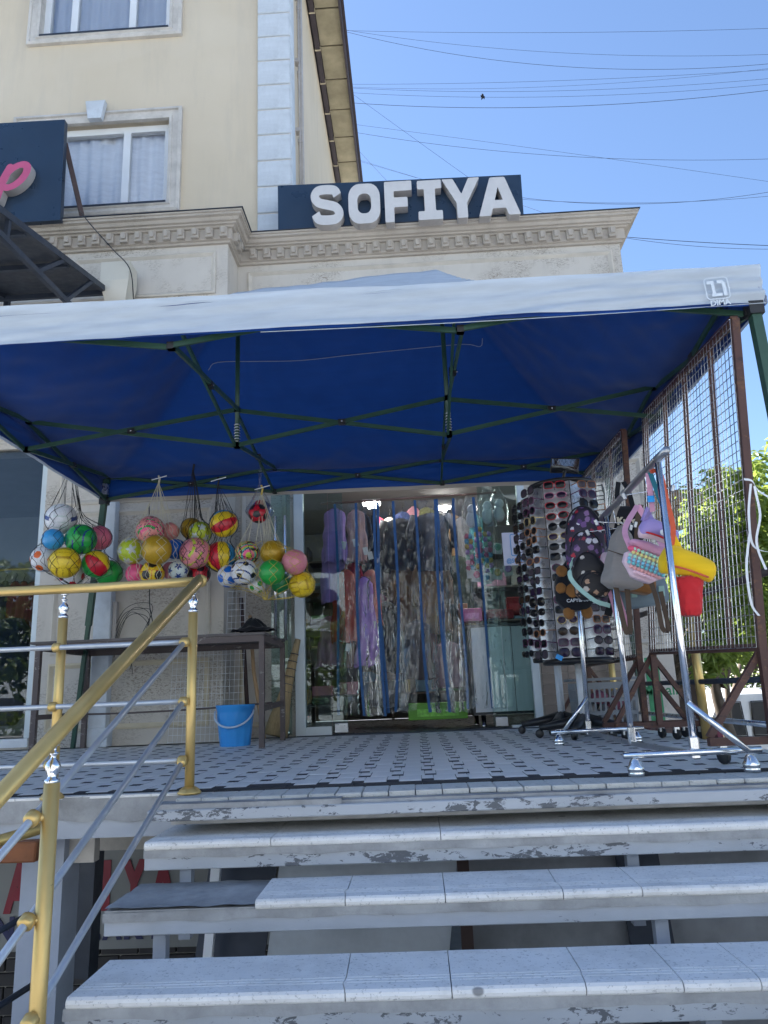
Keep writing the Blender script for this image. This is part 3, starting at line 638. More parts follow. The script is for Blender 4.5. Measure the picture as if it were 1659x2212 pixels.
for (xa, xb, za, zb) in ((wx0, wx1, wz0, wz1), (w2x0, w2x1, w2z0, w2z1)):
    t_ = .16; wn = MB()
    prf = [(t_, 0), (t_, .05), (t_*.75, .065), (t_*.7, .04), (t_*.3, .035), (t_*.2, .055), (0, .05), (0, -.20)]; vv = []
    for off, dp in prf: vv += [(xa-off, YF-dp, za-off*.8), (xb+off, YF-dp, za-off*.8), (xb+off, YF-dp, zb+off), (xa-off, YF-dp, zb+off)]
    wn.add(vv, [(r*4+k, r*4+(k+1) % 4, (r+1)*4+(k+1) % 4, (r+1)*4+k) for r in range(len(prf)-1) for k in range(4)])
    win = wn.build('window', 'trim_white', yh)
    MB().prism([(0, 0, 0)] and [((xa+xb)/2+a_, YF-.06, zb+b_) for a_, b_ in ((-.085, -.01), (.085, -.01), (.125, .25), (-.125, .25))], (0, -.07, 0)).build('keystone', 'quoin_white', win)
    MB().span((xa+.01, YF-.06, za-.012), (xb-.01, YF+.15, za+.012)).build('sill', 'dark_steel', win)
    W_ = xb-xa; ms = [xa, xa+W_*.235, xa+W_*.69, xb]; fr = MB(); yf0, yf1 = YF+.07, YF+.13
    fr.span((xa, yf0, za+.013), (xb, yf1, za+.08)); fr.span((xa, yf0, zb-.09), (xb, yf1, zb))
    for mx in ms: c_ = min(max(mx, xa+.04), xb-.04); fr.span((c_-.045, yf0-.002, za+.081), (c_+.045, yf1-.002, zb-.091))
    fr.build('window_frame', 'white_pvc', win)
    for i in range(3): MB().span((ms[i]+.046, YF+.10, za+.08), (ms[i+1]-.046, YF+.105, zb-.09)).build('glass_pane', 'house_glass', win)
    m_ = 'curtain_cloth'
    if m_ not in MATS: m_cloth(m_, (.88, .90, .92), 0)
    MB().grid(lambda u, v: Vector((xa+W_*u, YF+.185+.02*math.sin(u*70)+.015*math.sin(u*23), za+(zb-za)*v)), 160, 1).build('curtain', m_, win)
qx0, qx1 = atY(557, 100, YF-.03).x, atY(626, 100, YF-.03).x; qb = MB().span((0, 0, 0), (qx1-qx0, .05, .352), 0, .008).mesh('quoin_block', 'quoin_white')
qg = MB().span((qx0, YF-.032, 5.0), (qx1+.0, YF-.001, EZ)).build('quoin_backing', 'trim_white', yh); zq = atY(600, 402, YF-.03).z
for k in range(-3, 14):
    z = zq+k*.372
    if 4.9 < z < EZ-.35: put('quoin_block', qb, yh, (qx0, YF-.05, z))
MB().span((YX-.01, YF-.03, 5.5), (YX+.02, YF+.22, EZ)).build('corner_strip', 'quoin_white', yh)
# eaves along the side: fascia, board soffit, brown gutter line
mat('soffit_board', (.44, .38, .25), .8, 0, .2, 3, dirt=.25); mat('eave_brown', (.055, .042, .05), .6, 0, .15, 5)
ev = MB().span((YX-.05, YF-.6, EZ+.05), (-.70, YB+.25, EZ+.13)).build('eave', 'eave_brown', yh)
MB().span((-.735, YF-.6, EZ-.06), (-.70, YB+.25, EZ+.05)).build('fascia', 'eave_brown', ev)
y = YF-.3; k = 0
while y < YB: MB().span((-1.12, y+.015, EZ+.01), (-.738, y+.70, EZ+.03)).build('soffit_panel', 'soffit_board', ev); y += .715; k += 1
y = YF-.3
while y < YB:
    MB().span((YX+.03, y+.012, EZ-.06), (-1.13, y+.70, EZ+.03)).build('gutter_length', 'eave_brown', ev); MB().span((YX+.02, y-.012, EZ-.07), (-1.12, y+.011, EZ+.04)).build('bracket', 'moulding_gold', ev); y += .715
MB().span((-9, YF-.55, EZ+.02), (YX-.06, YF, EZ+.1)).build('front_eave', 'soffit_board', yh)
rf = MB(); rf.add([(-9.5, YF-.6, EZ+.13), (-.65, YF-.6, EZ+.13), (-.65, YB+.25, EZ+.13), (-9.5, YB+.25, EZ+.13), (-6.5, 11.2, 12.3), (-3.8, 11.2, 12.3)], [(0, 1, 5, 4), (1, 2, 5), (2, 3, 4, 5), (3, 0, 4), (0, 3, 2, 1)]); rf.build('roof', 'eave_brown', yh)
for yy, r_ in ((8.22, .012), (8.42, .028)):
    p_ = MB().tube([(YX+.05, yy, 5.6), (YX+.05, yy, EZ)], r_, 8).build('downpipe', 'letter_side', yh)
    for z in (6.6, 7.6, 8.7, 9.8): MB().box((YX+.03, yy, z), (.06, .09, .05)).build('pipe_clip', 'letter_side', p_)
# ------------------------------------------------------------------ pop-up tent
NX = [-2.82, -1.24, .32, 1.83]; NY = [3.62, 5.12, 6.60]; E0, E1 = 2.462, 2.27
tent = thing('market_tent', 'pop up market tent with pale valance and blue lining over the terrace', 'tent', (-.4, 5, 0))
TX0, TX1, TY0, TY1 = -2.90, 1.90, 3.56, 6.68
def roofz(x, y):
    d = min((x-TX0)/(NX[1]-TX0), (TX1-x)/(TX1-NX[2]), (y-TY0)/(5.12-TY0), (TY1-y)/(TY1-5.12), 1); d = max(d, 0)
    zr = 3.43+.10*(x-NX[1])/(NX[2]-NX[1]) if NX[1] < x < NX[2] else (3.43 if x <= NX[1] else 3.53)
    wr = .020*noise.noise((x*1.7+y*1.1, y*.6-x*.4, 1))+.012*noise.noise(((x+y)*5, (x-y)*1.0, 4))+.010*noise.noise(((x-y)*6, (x+y)*1.0, 9))
    return E0+(zr-E0)*(d**1.6)+wr*min(1, d*6)
_rz0 = roofz
def roofz(x, y):
    z = _rz0(x, y)
    for cx_, cy_ in ((TX0, TY0), (TX1, TY0), (TX0, TY1), (TX1, TY1), (NX[1], 5.12), (NX[2], 5.12)):
        dx, dy = x-cx_, y-cy_; r_ = math.hypot(dx, dy)
        if .02 < r_ < 2.2: th = math.atan2(dy, dx); z += .016*math.exp(-r_/1.0)*min(1, r_*3)*math.sin(th*21+2.5*noise.noise((r_*1.2, cx_, cy_)))*(.5+noise.noise((th*3, cx_, 5)))
    e = min(x-TX0, TX1-x, y-TY0, TY1-y); return z-.035*math.exp(-((e-.55)/.4)**2)*(1+.6*noise.noise((x*.9, y*.9, 8)))
def onroof(px, py):
    d = _ray(px, py); t = 3.4
    while t < 9:
        p = CAM+d*t
        if TX0 < p.x < TX1 and TY0 < p.y < TY1 and p.z >= roofz(p.x, p.y)-.006: return p-Vector((0, 0, .011))
        t += .01
    return CAM+d*5
def lin(u, v): x, y = TX0+(TX1-TX0)*u, TY0+(TY1-TY0)*v; return Vector((x, y, roofz(x, y)))
rl_ = MB().grid(lin, 150, 100).build('roof_lining', 'tent_blue', tent)
mat('seam_thread', (.30, .34, .45), .8)
MB().tube(cat_rom([onroof(*p) for p in ((450, 797), (470, 780), (560, 778), (650, 776), (760, 764), (880, 752), (1000, 741), (1037, 746), (1042, 728))], 4), .003, 5).build('stitched_seam', 'seam_thread', rl_)
MB().grid(lambda u, v: lin(u, v)+Vector((0, 0, .012)), 150, 100).build('roof_cover', 'tent_white', tent)
def val(p, q, zt0, zt1, zb0, zb1, out, seed, n=90, m=14, folds=0.0):
    p, q = Vector(p), Vector(q); out = Vector(out)
    def fn(u, v):
        b = p.lerp(q, u); zt = zt0+(zt1-zt0)*u; zb = zb0+(zb1-zb0)*u+.006*noise.noise((u*5, seed, 0)); z = zt+(zb-zt)*v
        w_ = .022*noise.noise((u*4, v*1.3, seed))+.010*noise.noise((u*9+v*2, v*4, seed+3))+.006*noise.noise((u*26+v*6, v*3, seed+6)); f_ = folds*(.35+max(0, (u-.45)/.55))*.011*math.sin(v*17+u*7+2*noise.noise((u*5, v, 2)))*(.3+.7*v)
        return Vector((b.x, b.y, z))+out*(w_+f_-.012*math.sin(v*3.14))
    return MB().grid(fn, n, m)
vf = val((TX0, TY0-.012, 0), (TX1, TY0-.012, 0), 2.507, 2.485, 2.275, 2.272, (0, -1, 0), 1, 160, 20, 1.0).build('valance', 'tent_white', tent)
val((TX0, TY0+.004, 0), (TX1, TY0+.004, 0), 2.48, 2.46, 2.283, 2.255, (0, -1, 0), 1, 80).build('valance_lining', 'tent_blue', tent)
MB().tube([(TX0+(TX1-TX0)*(.45+.55*i/24), TY0-.004, 2.266-.012*math.sin(i/24*math.pi)) for i in range(25)], .0022, 6).build('hem_cord', 'tent_white', vf)
val((TX1+.01, TY0, 0), (TX1+.01, TY1, 0), 2.50, 2.50, 2.27, 2.22, (1, 0, 0), 5).build('valance', 'tent_white', tent); val((TX1-.004, TY0, 0), (TX1-.004, TY1, 0), 2.47, 2.47, 2.275, 2.225, (1, 0, 0), 5).build('valance_lining', 'tent_blue', tent)
val((TX0-.01, TY0, 0), (TX0-.01, TY1, 0), 2.50, 2.50, 2.27, 2.26, (-1, 0, 0), 7).build('valance', 'tent_white', tent); val((TX0+.004, TY0, 0), (TX0+.004, TY1, 0), 2.47, 2.47, 2.285, 2.275, (-1, 0, 0), 7).build('valance_lining', 'tent_blue', tent); val((TX0, TY1-.006, 0), (TX1, TY1-.006, 0), 2.47, 2.47, 2.275, 2.235, (0, 1, 0), 9).build('valance_lining', 'tent_blue', tent)
val((TX0, TY1+.01, 0), (TX1, TY1+.01, 0), 2.50, 2.50, 2.25, 2.20, (0, 1, 0), 9).build('valance', 'tent_inner', tent)
# printed emblem on the valance
mat('print_pale', (.645, .70, .755), .8, 0, .04, 8); mat('print_blue', (.62, .70, .80), .8)
lg = atY(1549, 628, TY0-.03)
def emblem(rings, z=0, m='print_pale', dx=0, nm='printed_emblem'):
    me = setmat(outline_mesh(rings, .002), m); return put(nm, me, vf, (lg.x+dx, TY0-.036, lg.z+z), (math.pi/2, -.045, 0))
emblem([rrect(-.062, .062, -.052, .075, .02), rrect(-.057, .057, -.047, .070, .016)[::-1]])
emblem([[(-.048, .055), (-.012, .055), (-.012, -.018), (.022, -.018), (.022, -.034), (-.034, -.034), (-.034, -.018), (-.028, -.018), (-.028, .038), (-.048, .038)]])
emblem([[(.004, .055), (.03, .055), (.046, .038), (.046, -.034), (.028, -.034), (.028, .034), (.004, .038)]])
me = setmat(text_mesh('DIMA', .042, .002, .001), 'print_pale'); put('printed_name', me, vf, (lg.x+.004, TY0-.036, lg.z-.072), (math.pi/2, -.045, 0))
# scissor frame
def truss(a, b, ua, la, ub, lb):
    a, b = Vector(a), Vector(b); n = (b-a).normalized(); s_ = Vector((-n.y, n.x, 0))*.011
    A, B, C_, D_ = a+Vector((0, 0, ua)), b+Vector((0, 0, lb)), a+Vector((0, 0, la)), b+Vector((0, 0, ub))
    MB().bar(A+s_, B+s_, .016, .03).build('scissor_bar', 'green_steel', tent); MB().bar(C_-s_, D_-s_, .016, .03).build('scissor_bar', 'green_steel', tent)
    mid = (A+B+C_+D_)/4; j_ = MB().bar(mid-n*.028, mid+n*.028, .045, .036).build('scissor_joint', 'black_plastic', tent)
    MB().lathe([(.006, 0), (.006, .004)], 8, mid-s_*2.2, 0, -s_.normalized()).build('rivet', 'chrome', j_)
    for P in (A, B, C_, D_): MB().bar(P-n*.02, P+n*.02, .036, .04).build('node_bracket', 'black_plastic', tent)
PU, PL, IU, IL = 2.47, 2.245, 2.47, 2.19
for y, u, l in ((NY[0], PU, PL), (NY[2], PU, PL)):
    for i in range(3): truss((NX[i], y, 0), (NX[i+1], y, 0), u, l, u, l)
for x in (NX[0], NX[3]):
    for j in range(2): truss((x, NY[j], 0), (x, NY[j+1], 0), PU, PL, PU, PL)
for x in NX[1:3]:
    truss((x, NY[0], 0), (x, NY[1], 0), PU, PL, IU, IL); truss((x, NY[1], 0), (x, NY[2], 0), IU, IL, PU, PL)
for i, (e0, e1) in enumerate(((0, 1), (1, 1), (1, 0))):
    truss((NX[i], NY[1], 0), (NX[i+1], NY[1], 0), IU if e0 else PU, IL if e0 else PL, IU if e1 else PU, IL if e1 else PL)
for x, zt in ((NX[1], 3.33), (NX[2], 3.42)):
    pl = MB().tube([(x, NY[1], 2.17), (x, NY[1], zt)], .017, 12).build('peak_pole', 'green_steel', tent)
    m_ = MB()
    for k in range(7): m_.lathe([(.019, -.003), (.024, 0), (.019, .003)], 12, (x, NY[1], 2.22+k*.022))
    m_.build('spring', 'steel_tube', pl)
for (xa, ya, xb, yb) in ((NX[0]-.02, NY[2]+.02, -3.2, 7.0), (NX[3]+.02, NY[0]-.02, 1.88, 3.56), (NX[3], NY[2]+.02, 1.95, 6.75), (NX[0], NY[0]-.02, -2.9, 3.58)):
    t0, t1 = Vector((xa, ya, 2.5)), Vector((xb, yb, .0)); m1 = t0.lerp(t1, .56)
    lg_ = MB().bar(t0, m1, .05, .05, 0, (0, 1, 0)).build('leg', 'green_steel', tent); MB().bar(t0.lerp(t1, .52), t1, .036, .036, 0, (0, 1, 0)).build('inner_leg', 'green_steel', lg_)
    MB().box(t0.lerp(t1, .1), (.075, .075, .07)).build('slider_bracket', 'black_plastic', lg_)
    MB().bar(t0.lerp(t1, .035), t0.lerp(t1, .075), .054, .054, 0, (0, 1, 0)).build('sleeve', 'steel_tube', lg_)

# ------------------------------------------------------------------ gold railings
def finial(at, parent, z0):
    return MB().lathe([(.021, 0), (.0215, .012), (.016, .015), (.012, .022), (.019, .034), (.0225, .047), (.018, .060), (.009, .070), (.007, .078), (.014, .083), (.014, .086), (.007, .090), (.008, .104), (.018, .108)], 18, (at[0], at[1], z0)).build('chrome_finial', 'chrome', parent)
def collar(p, r, parent, axis=(1, 0, 0)): return MB().lathe([(r*.8, -.018), (r*1.15, -.012), (r*1.15, .012), (r*.8, .018)], 14, p, 0, axis).build('clamp', 'gold_paint_tube', parent)
tr = thing('terrace_railing', 'gold tube railing with silver rails along the left terrace edge', 'railing', (-1.6, 3.27, 0))
PX, PY = -.985, 3.275
for px_ in (PX, -1.575, -2.3, -3.1):
    pz0 = .0
    ps = MB().tube([(px_, PY, pz0), (px_, PY, .765)], .0205, 16).build('post', 'gold_paint_tube', tr); finial((px_, PY), ps, .763)
    MB().lathe([(.048, 0), (.050, .008), (.044, .013), (.041, .019), (.034, .024), (.024, .03)], 20, (px_, PY, pz0)).build('base_flange', 'gold_paint_tube', ps)
hz = atY(200, 1270, PY).z
MB().tube([(PX+.005, PY-.02, hz+.004), (-1.4, PY, hz), (-4.2, PY, hz+.01)], .0215, 14).build('handrail', 'gold_paint_tube', tr)
rz = [atY(258, y, PY-.045).z for y in (1393, 1521, 1648)]
for z in rz:
    rl = MB().tube([(PX-.03, PY-.045, z), (-4.2, PY-.045, z)], .0115, 10).build('rail', 'rail_silver', tr)
    for px_ in (PX-.02, -1.575, -2.3): collar((px_, PY-.043, z), .018, rl, (1, 0, 0)); MB().tube([(px_, PY-.04, z), (px_, PY, z)], .012, 8).build('clamp_stem', 'gold_paint_tube', rl)
st = thing('stair_railing', 'sloping gold handrail with silver rails down the left side of the stairs', 'railing', (-1.1, 2.2, -.6))
SX, SY = -1.075, 2.23
ps = MB().tube([(SX+.0, SY, -.98), (SX-.0, SY, .165)], .0225, 16).build('post', 'gold_paint_tube', st); finial((SX, SY), ps, .163)
top = atY(432, 1252, PY-.03); low = Vector((SX, SY, atY(118, 1590, SY).z)); dirv = (low-top)
MB().tube([top, low, top+dirv*1.9], .0245, 16).build('handrail', 'gold_paint_tube', st)
MB().lathe([(.0, -.026), (.018, -.024), (.026, -.012), (.027, 0), (.026, .012), (.018, .024), (.0, .026)], 16, top+Vector((.004, .0, -.006)), 0, (.3, .2, 1)).build('rail_elbow', 'gold_paint_tube', st)
for (a, b) in (((398, 1388), (70, 1768)), ((396, 1516), (58, 1991)), ((393, 1647), (64, 2209))):
    A, B = atY(a[0], a[1], PY-.05), atY(b[0], b[1], SY-.03); rl = MB().tube([A, B, A+(B-A)*1.7], .0115, 10).build('rail', 'rail_silver', st)
    collar(B, .0195, rl, (B-A)); MB().tube([B, (SX, SY, B.z)], .012, 8).build('clamp_stem', 'gold_paint_tube', rl); collar(A, .017, rl, (1, 0, .2))
# railing along the right side of the terrace
rr = thing('right_railing', 'gold post and grey rails along the right terrace edge behind the mesh stands', 'railing', (1.9, 5.5, 0))
for yy in (3.2, 5.2, 7.45):
    ps = MB().tube([(1.895, yy, 0), (1.895, yy, .80)], .03, 14).build('post', 'gold_paint_tube', rr); finial((1.895, yy), ps, .80)
for z, m_, r_ in ((.93, 'table_iron', .022), (.37, 'dark_steel', .018), (.13, 'steel_tube', .016)): MB().tube([(1.895, 3.2, z), (1.895, 7.55, z)], r_, 10).build('rail', m_, rr)

# ------------------------------------------------------------------ work table, bucket and odds and ends by the wall
tb = thing('work_table', 'worn iron work table with plank top by the stucco wall', 'table', (-2.2, 6.5, 0))
mat('old_plank', (.13, .115, .11), .85, 0, .3, 5, .5, 60, dirt=.3, stretch=(.3, 3, 1))
TZ = .905
for i in range(5): MB().span((-3.20+random.uniform(0, .05), 6.03+i*.196, TZ-.022), (-1.22-random.uniform(0, .03), 6.03+i*.196+.190, TZ+random.uniform(-.004, .003))).build('plank', 'old_plank', tb)
for y in (6.04, 6.98): MB().span((-3.12, y, TZ-.075), (-1.24, y+.03, TZ-.023)).build('frame_rail', 'table_iron', tb)
for x in (-3.12, -1.27): MB().span((x, 6.071, TZ-.074), (x+.035, 6.979, TZ-.024)).build('frame_rail', 'table_iron', tb)
for x, y in ((-3.10, 6.06), (-1.25, 6.06), (-3.10, 6.99), (-1.25, 6.99)): MB().bar((x, y, 0), (x, y, TZ-.03), .042, .042, 0, (0, 1, 0)).build('leg', 'table_iron', tb)
MB().bar((-1.25, 6.08, .30), (-1.25, 6.97, .33), .025, .045).build('side_rail', 'table_iron', tb); MB().bar((-3.10, 6.08, .30), (-3.10, 6.97, .30), .025, .04).build('side_rail', 'table_iron', tb)
MB().tube(sag((-3.1, 6.5, .31), (-1.25, 6.5, .34), .02, 14), .008, 8).build('tie_rod', 'table_iron', tb)
o = MB(); b0 = atY(548, 1352, 6.5)
o.grid(lambda u, v: b0+Vector(((.19*(1-v)**.7+.012)*math.cos(u*6.283)*(1+.25*noise.noise((math.cos(u*6.28)*2, math.sin(u*6.28)*2, v*3))), .13*(1-v)**.7*math.sin(u*6.283), -.045+.11*v*v+.03*noise.noise((u*9, v*4, 2)))), 40, 14)
mat('black_bag', (.012, .013, .017), .35, 0, .2, 9); o = o.build('black_plastic_bag', 'black_bag', None); tag(o, 'crumpled black plastic bag lying on the work table', 'bag')
bk_ = thing('bucket', 'blue plastic bucket with pale handle on the tiles by the table', 'bucket', atZ(508, 1614))
mat('bucket_blue', (.035, .30, .72), .38, 0, .06, 4); B0 = atZ(508, 1611)
def bfn(u, v):
    a = u*2*math.pi; z = .335*v; r_ = .122+.036*v; r_ += .004*(abs(math.sin(a*6)) > .85)*(v < .8) + (.007 if v > .93 else 0)
    return B0+Vector((r_*math.cos(a), r_*math.sin(a), z))
bb = MB().grid(bfn, 72, 15); bb.grid(lambda u, v: B0+Vector(((.157-.037*v)*math.cos(u*6.283), (.157-.037*v)*math.sin(u*6.283), .335-.325*v)), 48, 2); bb.lathe([(.118, 0), (.118, .01)], 32, B0); bb.build('pail', 'bucket_blue', bk_)
mat('handle_pale', (.55, .65, .75), .4); MB().tube([B0+Vector((.165*math.cos(t), -.03-.155*math.sin(t), .285-.13*math.sin(t))) for t in [math.pi*i/18 for i in range(19)]], .008, 8).build('handle', 'handle_pale', bk_)
o = thing('straw_broom', 'woven straw broom leaning behind the table leg', 'broom', (-1.25, 7.2, 0)); mat('straw', (.36, .26, .13), .8, 0, .25, 12, .6, 60, stretch=(6, 6, .5))
A, B = Vector((-1.36, 7.22, .03)), Vector((-1.16, 7.36, .93)); dv = (B-A); m_ = MB()
m_.tube([A, A+dv*.16, A+dv*.30, A+dv*.45, A+dv*.75, B], [.115, .10, .075, .058, .042, .028], 14); m_.build('straw_bundle', 'straw', o)
for t in (.36, .44, .52, .60, .68, .76, .84): p_ = A+dv*t; MB().lathe([(.062-.04*(t-.3), -.004), (.067-.04*(t-.3), 0), (.062-.04*(t-.3), .004)], 14, p_, 0, dv).build('binding', 'dark_steel', o)
mat('stick_wood', (.36, .23, .12), .7, 0, .2, 8, stretch=(5, 5, .6))
o = MB().tube([atY(540, 1330, 7.1), atY(548, 1450, 7.05), (-1.42, 6.98, .02)], [.017, .018, .019], 10).build('broom_stick', 'stick_wood', None); tag(o, 'bare wooden broom stick leaning on the wall', 'stick')
o = MB().tube([atY(521, 1292, 7.4), (-1.62, 7.25, .02)], .02, 10).build('wooden_pole', 'brown_post', None); tag(o, 'short brown wooden pole behind the wire rack', 'pole')
o = thing('wire_rack', 'white wire grid panel leaning behind the table', 'rack', (-2, 7, 0)); m_ = MB(); gx0, gx1 = atY(365, 1500, 6.98).x, atY(523, 1500, 6.98).x
for i in range(17): x = gx0+(gx1-gx0)*i/16; m_.tube([(x, 6.98, .01), (x, 7.10, 1.0 if i < 12 else 1.4)], .002, 5)
for j in range(24): z = .02+j*.06; t = z/1.4; m_.tube([(gx0 if z < 1.0 else gx0+(gx1-gx0)*.75, 6.98+.12*min(1, t*1.4), z), (gx1, 6.98+.12*min(1, t*1.4), z)], .002, 5)
m_.build('wire_grid', 'white_pvc', o)
o = thing('cable_duct', 'white square cable duct running up the stucco wall behind the table', 'duct', (-2.88, 7.1, 0)); xa, xb = atY(207, 1350, 7.1).x, atY(243, 1350, 7.1).x
MB().span((xa, 7.04, .16), (xb, 7.149, 2.9), 0, .006).build('duct_body', 'quoin_white', o); MB().span((xa-.04, 7.02, 0), (xb+.03, 7.149, .17), 0, .006).build('duct_foot', 'quoin_white', o); MB().span((xb+.002, 7.08, .95), (xb+.04, 7.14, 1.35), 0, .004).build('junction_box', 'letter_side', o)
for k in range(5):
    c0 = atY(295+k*5, 1335+k*4, 7.05); o = MB().tube(cat_rom([atY(246, 1420-k*16, 7.1), atY(262+k*2, 1360-k*11, 7.05), atY(284+k*5, 1322-k*5+(k%2)*9, 7.0), atY(318+k*3, 1345-k*7, 7.0), atY(316-k*7, 1385+k*6, 7.03), atY(262+k*6, 1420+k*9, 7.06)], 6), .003, 6).build('loose_wire', 'black_plastic', None)
    tag(o, 'loop of loose black wire on the wall behind the table, %s from the outside' % ORD[k], 'wire', 'loops of loose black wire')
o = MB().tube(cat_rom([atY(322, 1090, 7.1), atY(324, 1200, 7.08), atY(323, 1300, 7.08), atY(330, 1345, 7.08)], 6), .005, 6).build('wall_cable', 'black_plastic', None); tag(o, 'single dark cable hanging straight down the stucco wall', 'cable')

# ------------------------------------------------------------------ wire mesh stands
def mesh_stand(label, y0, y1, tops, bots, xbase, uprights):
    t = thing('mesh_stand', label, 'display stand', (xbase, (y0+y1)/2, 0), 'wire mesh display stands')
    T0, T1 = Vector((tops[0], y0, tops[2])), Vector((tops[1], y1, tops[3])); B0_, B1_ = Vector((bots[0], y0, bots[2])), Vector((bots[1], y1, bots[3]))
    for a, b in ((T0, B0_), (T1, B1_), (T0, T1), (B0_, B1_)): MB().bar(a, b, .038, .038, 0, (1, 0, 0)).build('frame_tube', 'rust_frame', t)
    for u in uprights: MB().bar(T0.lerp(T1, u)+Vector((.02, 0, 0)), B0_.lerp(B1_, u)+Vector((.02, 0, 0)), .026, .026, 0, (1, 0, 0)).build('frame_tube', 'rust_frame', t)
    m_ = MB(); n = int((y1-y0)/.046); k = int((tops[2]-bots[2])/.05); off = Vector((-.024, 0, 0))
    for i in range(n+1): u = i/n; m_.bar(T0.lerp(T1, u)+off, B0_.lerp(B1_, u)+off, .0032)
    for j in range(k+1): v = j/k; m_.bar(T0.lerp(B0_, v)+off+Vector((-.003, 0, 0)), T1.lerp(B1_, v)+off+Vector((-.003, 0, 0)), .0032)
    m_.build('wire_mesh', 'steel_tube', t)
    for P, yy in ((B0_, y0), (B1_, y1)):
        xc = P.x; bz = .10
        MB().bar(P, (xc-.01, yy, bz), .038, .038, 0, (1, 0, 0)).build('leg', 'rust_frame', t)
        MB().bar((xc-.30, yy+.02, bz), (xc+.30, yy+.02, bz), .036, .036).build('foot_bar', 'rust_frame', t)
        for e in (-.29, .28): MB().bar(P+Vector((0, .03, -.02)), (xc+e, yy+.03, bz+.02), .03, .03).build('diagonal_brace', 'rust_frame', t)
        for e in (-.24, .10, .26):
            w_ = MB().lathe([(.03, -.011), (.036, -.008), (.036, .008), (.03, .011)], 16, (xc+e, yy+.02, .037), 0, (.9, .4, 0)).build('caster', 'black_plastic', t); MB().span((xc+e-.016, yy+.004, .045), (xc+e+.016, yy+.036, .082)).build('caster_fork', 'steel_tube', w_)
    MB().bar((B0_.x-.01, y0+.05, .10), (B1_.x-.01, y1, .10), .03, .03).build('foot_rail', 'rust_frame', t) if False else None
    return t
mesh_stand('near rust framed wire mesh stand at the right of the terrace', 3.62, 5.22, (1.757, 1.775, 2.215, 2.30), (1.63, 1.615, .52, .58), 1.7, (.25, .52, .76))
mesh_stand('rear rust framed wire mesh stand next to the shop front', 5.42, 7.00, (1.665, 1.64, 2.25, 2.28), (1.58, 1.57, .56, .56), 1.6, (.3, .65))
for k, pts in enumerate(([(1607, 1035), (1625, 1040), (1640, 1060), (1680, 1085)], [(1622, 1045), (1618, 1120), (1628, 1180), (1680, 1195)], [(1630, 1050), (1642, 1110), (1634, 1170), (1655, 1230)], [(1620, 1150), (1613, 1230), (1622, 1300), (1640, 1330)])):
    P = [atY(x, y, 3.57-.01*k) for x, y in pts]; C_ = cat_rom(P, 6); m_ = MB()
    m_.grid(lambda u, v: C_[min(int(u*(len(C_)-1)+.5), len(C_)-1)]+Vector((0, -.004*math.sin(u*7), .011*(v-.5))) if k in (0,) else C_[min(int(u*(len(C_)-1)+.5), len(C_)-1)]+Vector((.012*(v-.5), .004*math.sin(u*9), 0)), len(C_)-1, 1)
    o = m_.build('white_ribbon', 'white_pvc', None); tag(o, ['white ribbon knotted across the rusty post of the mesh stand', 'white ribbon hanging left along the rusty post', 'white ribbon hanging right along the rusty post', 'loose white ribbon end curling below the knot'][k], 'ribbon', 'white ribbons tied to the mesh stand')
# ------------------------------------------------------------------ helpers for goods
def ribbon(pts, wd, side=(1, 0, 0), th=.003, k=6, mi=0, m=None):
    C_ = cat_rom(pts, k) if k > 1 else [Vector(p) for p in pts]; m = m or MB(); vs_ = []; n = len(C_)
    for i, p in enumerate(C_):
        t = (C_[min(i+1, n-1)]-C_[max(i-1, 0)]).normalized(); s_ = Vector(side); s_ = (s_-t*s_.dot(t)).normalized(); nn = t.cross(s_)
        for a, b in ((-1, -1), (1, -1), (1, 1), (-1, 1)): vs_.append(p+s_*(a*wd/2)+nn*(b*th/2))
    m.add(vs_, [(i*4+j, i*4+(j+1) % 4, (i+1)*4+(j+1) % 4, (i+1)*4+j) for i in range(n-1) for j in range(4)]+[(0, 1, 2, 3), tuple((n-1)*4+j for j in (3, 2, 1, 0))], mi); return m
def soft(c, w, h, d, rot=0, prof=None, mi_fn=None, seed=0, wr=.05, sq=2.6, nu=40, nv=26, tilt=0, m=None, lean=0):
    """a stuffed cloth body: superellipse sections along the height"""
    m = m or MB(); c = Vector(c); prof = prof or (lambda v: (math.sin(math.pi*min(max(v, .02), .98)))**.35); cr = Matrix.Rotation(rot, 3, 'Z') @ Matrix.Rotation(tilt, 3, 'Y') @ Matrix.Rotation(lean, 3, 'X')
    vs_ = []
    for j in range(nv+1):
        v = j/nv; s_ = prof(v)
        for i in range(nu):
            a = 2*math.pi*i/nu; ca, sa = math.cos(a), math.sin(a); x = math.copysign(abs(ca)**(2/sq), ca); y = math.copysign(abs(sa)**(2/sq), sa)
            k = 1+wr*noise.noise((ca*2.2+seed, sa*2.2, v*4))+wr*.5*noise.noise((ca*6+seed, sa*6, v*9))
            vs_.append(c+cr @ Vector((x*w/2*s_*k, y*d/2*(.35+.65*s_)*k*(s_ > .02), (v-.5)*h+wr*.06*noise.noise((ca*3, sa*3, seed)))))
    fs = []; mi = []
    for j in range(nv):
        for i in range(nu): fs.append((j*nu+i, j*nu+(i+1) % nu, (j+1)*nu+(i+1) % nu, (j+1)*nu+i)); mi.append(mi_fn(i/nu, (j+.5)/nv) if mi_fn else 0)
    fs += [tuple(range(nu-1, -1, -1)), tuple(nv*nu+i for i in range(nu))]; mi += [mi[0], mi[-1]]
    o0 = len(m.v); m.v += [tuple(p) for p in vs_]
    for f, q in zip(fs, mi): m.f.append(tuple(i+o0 for i in f)); m.m.append(q); m.sm.append(True)
    return m
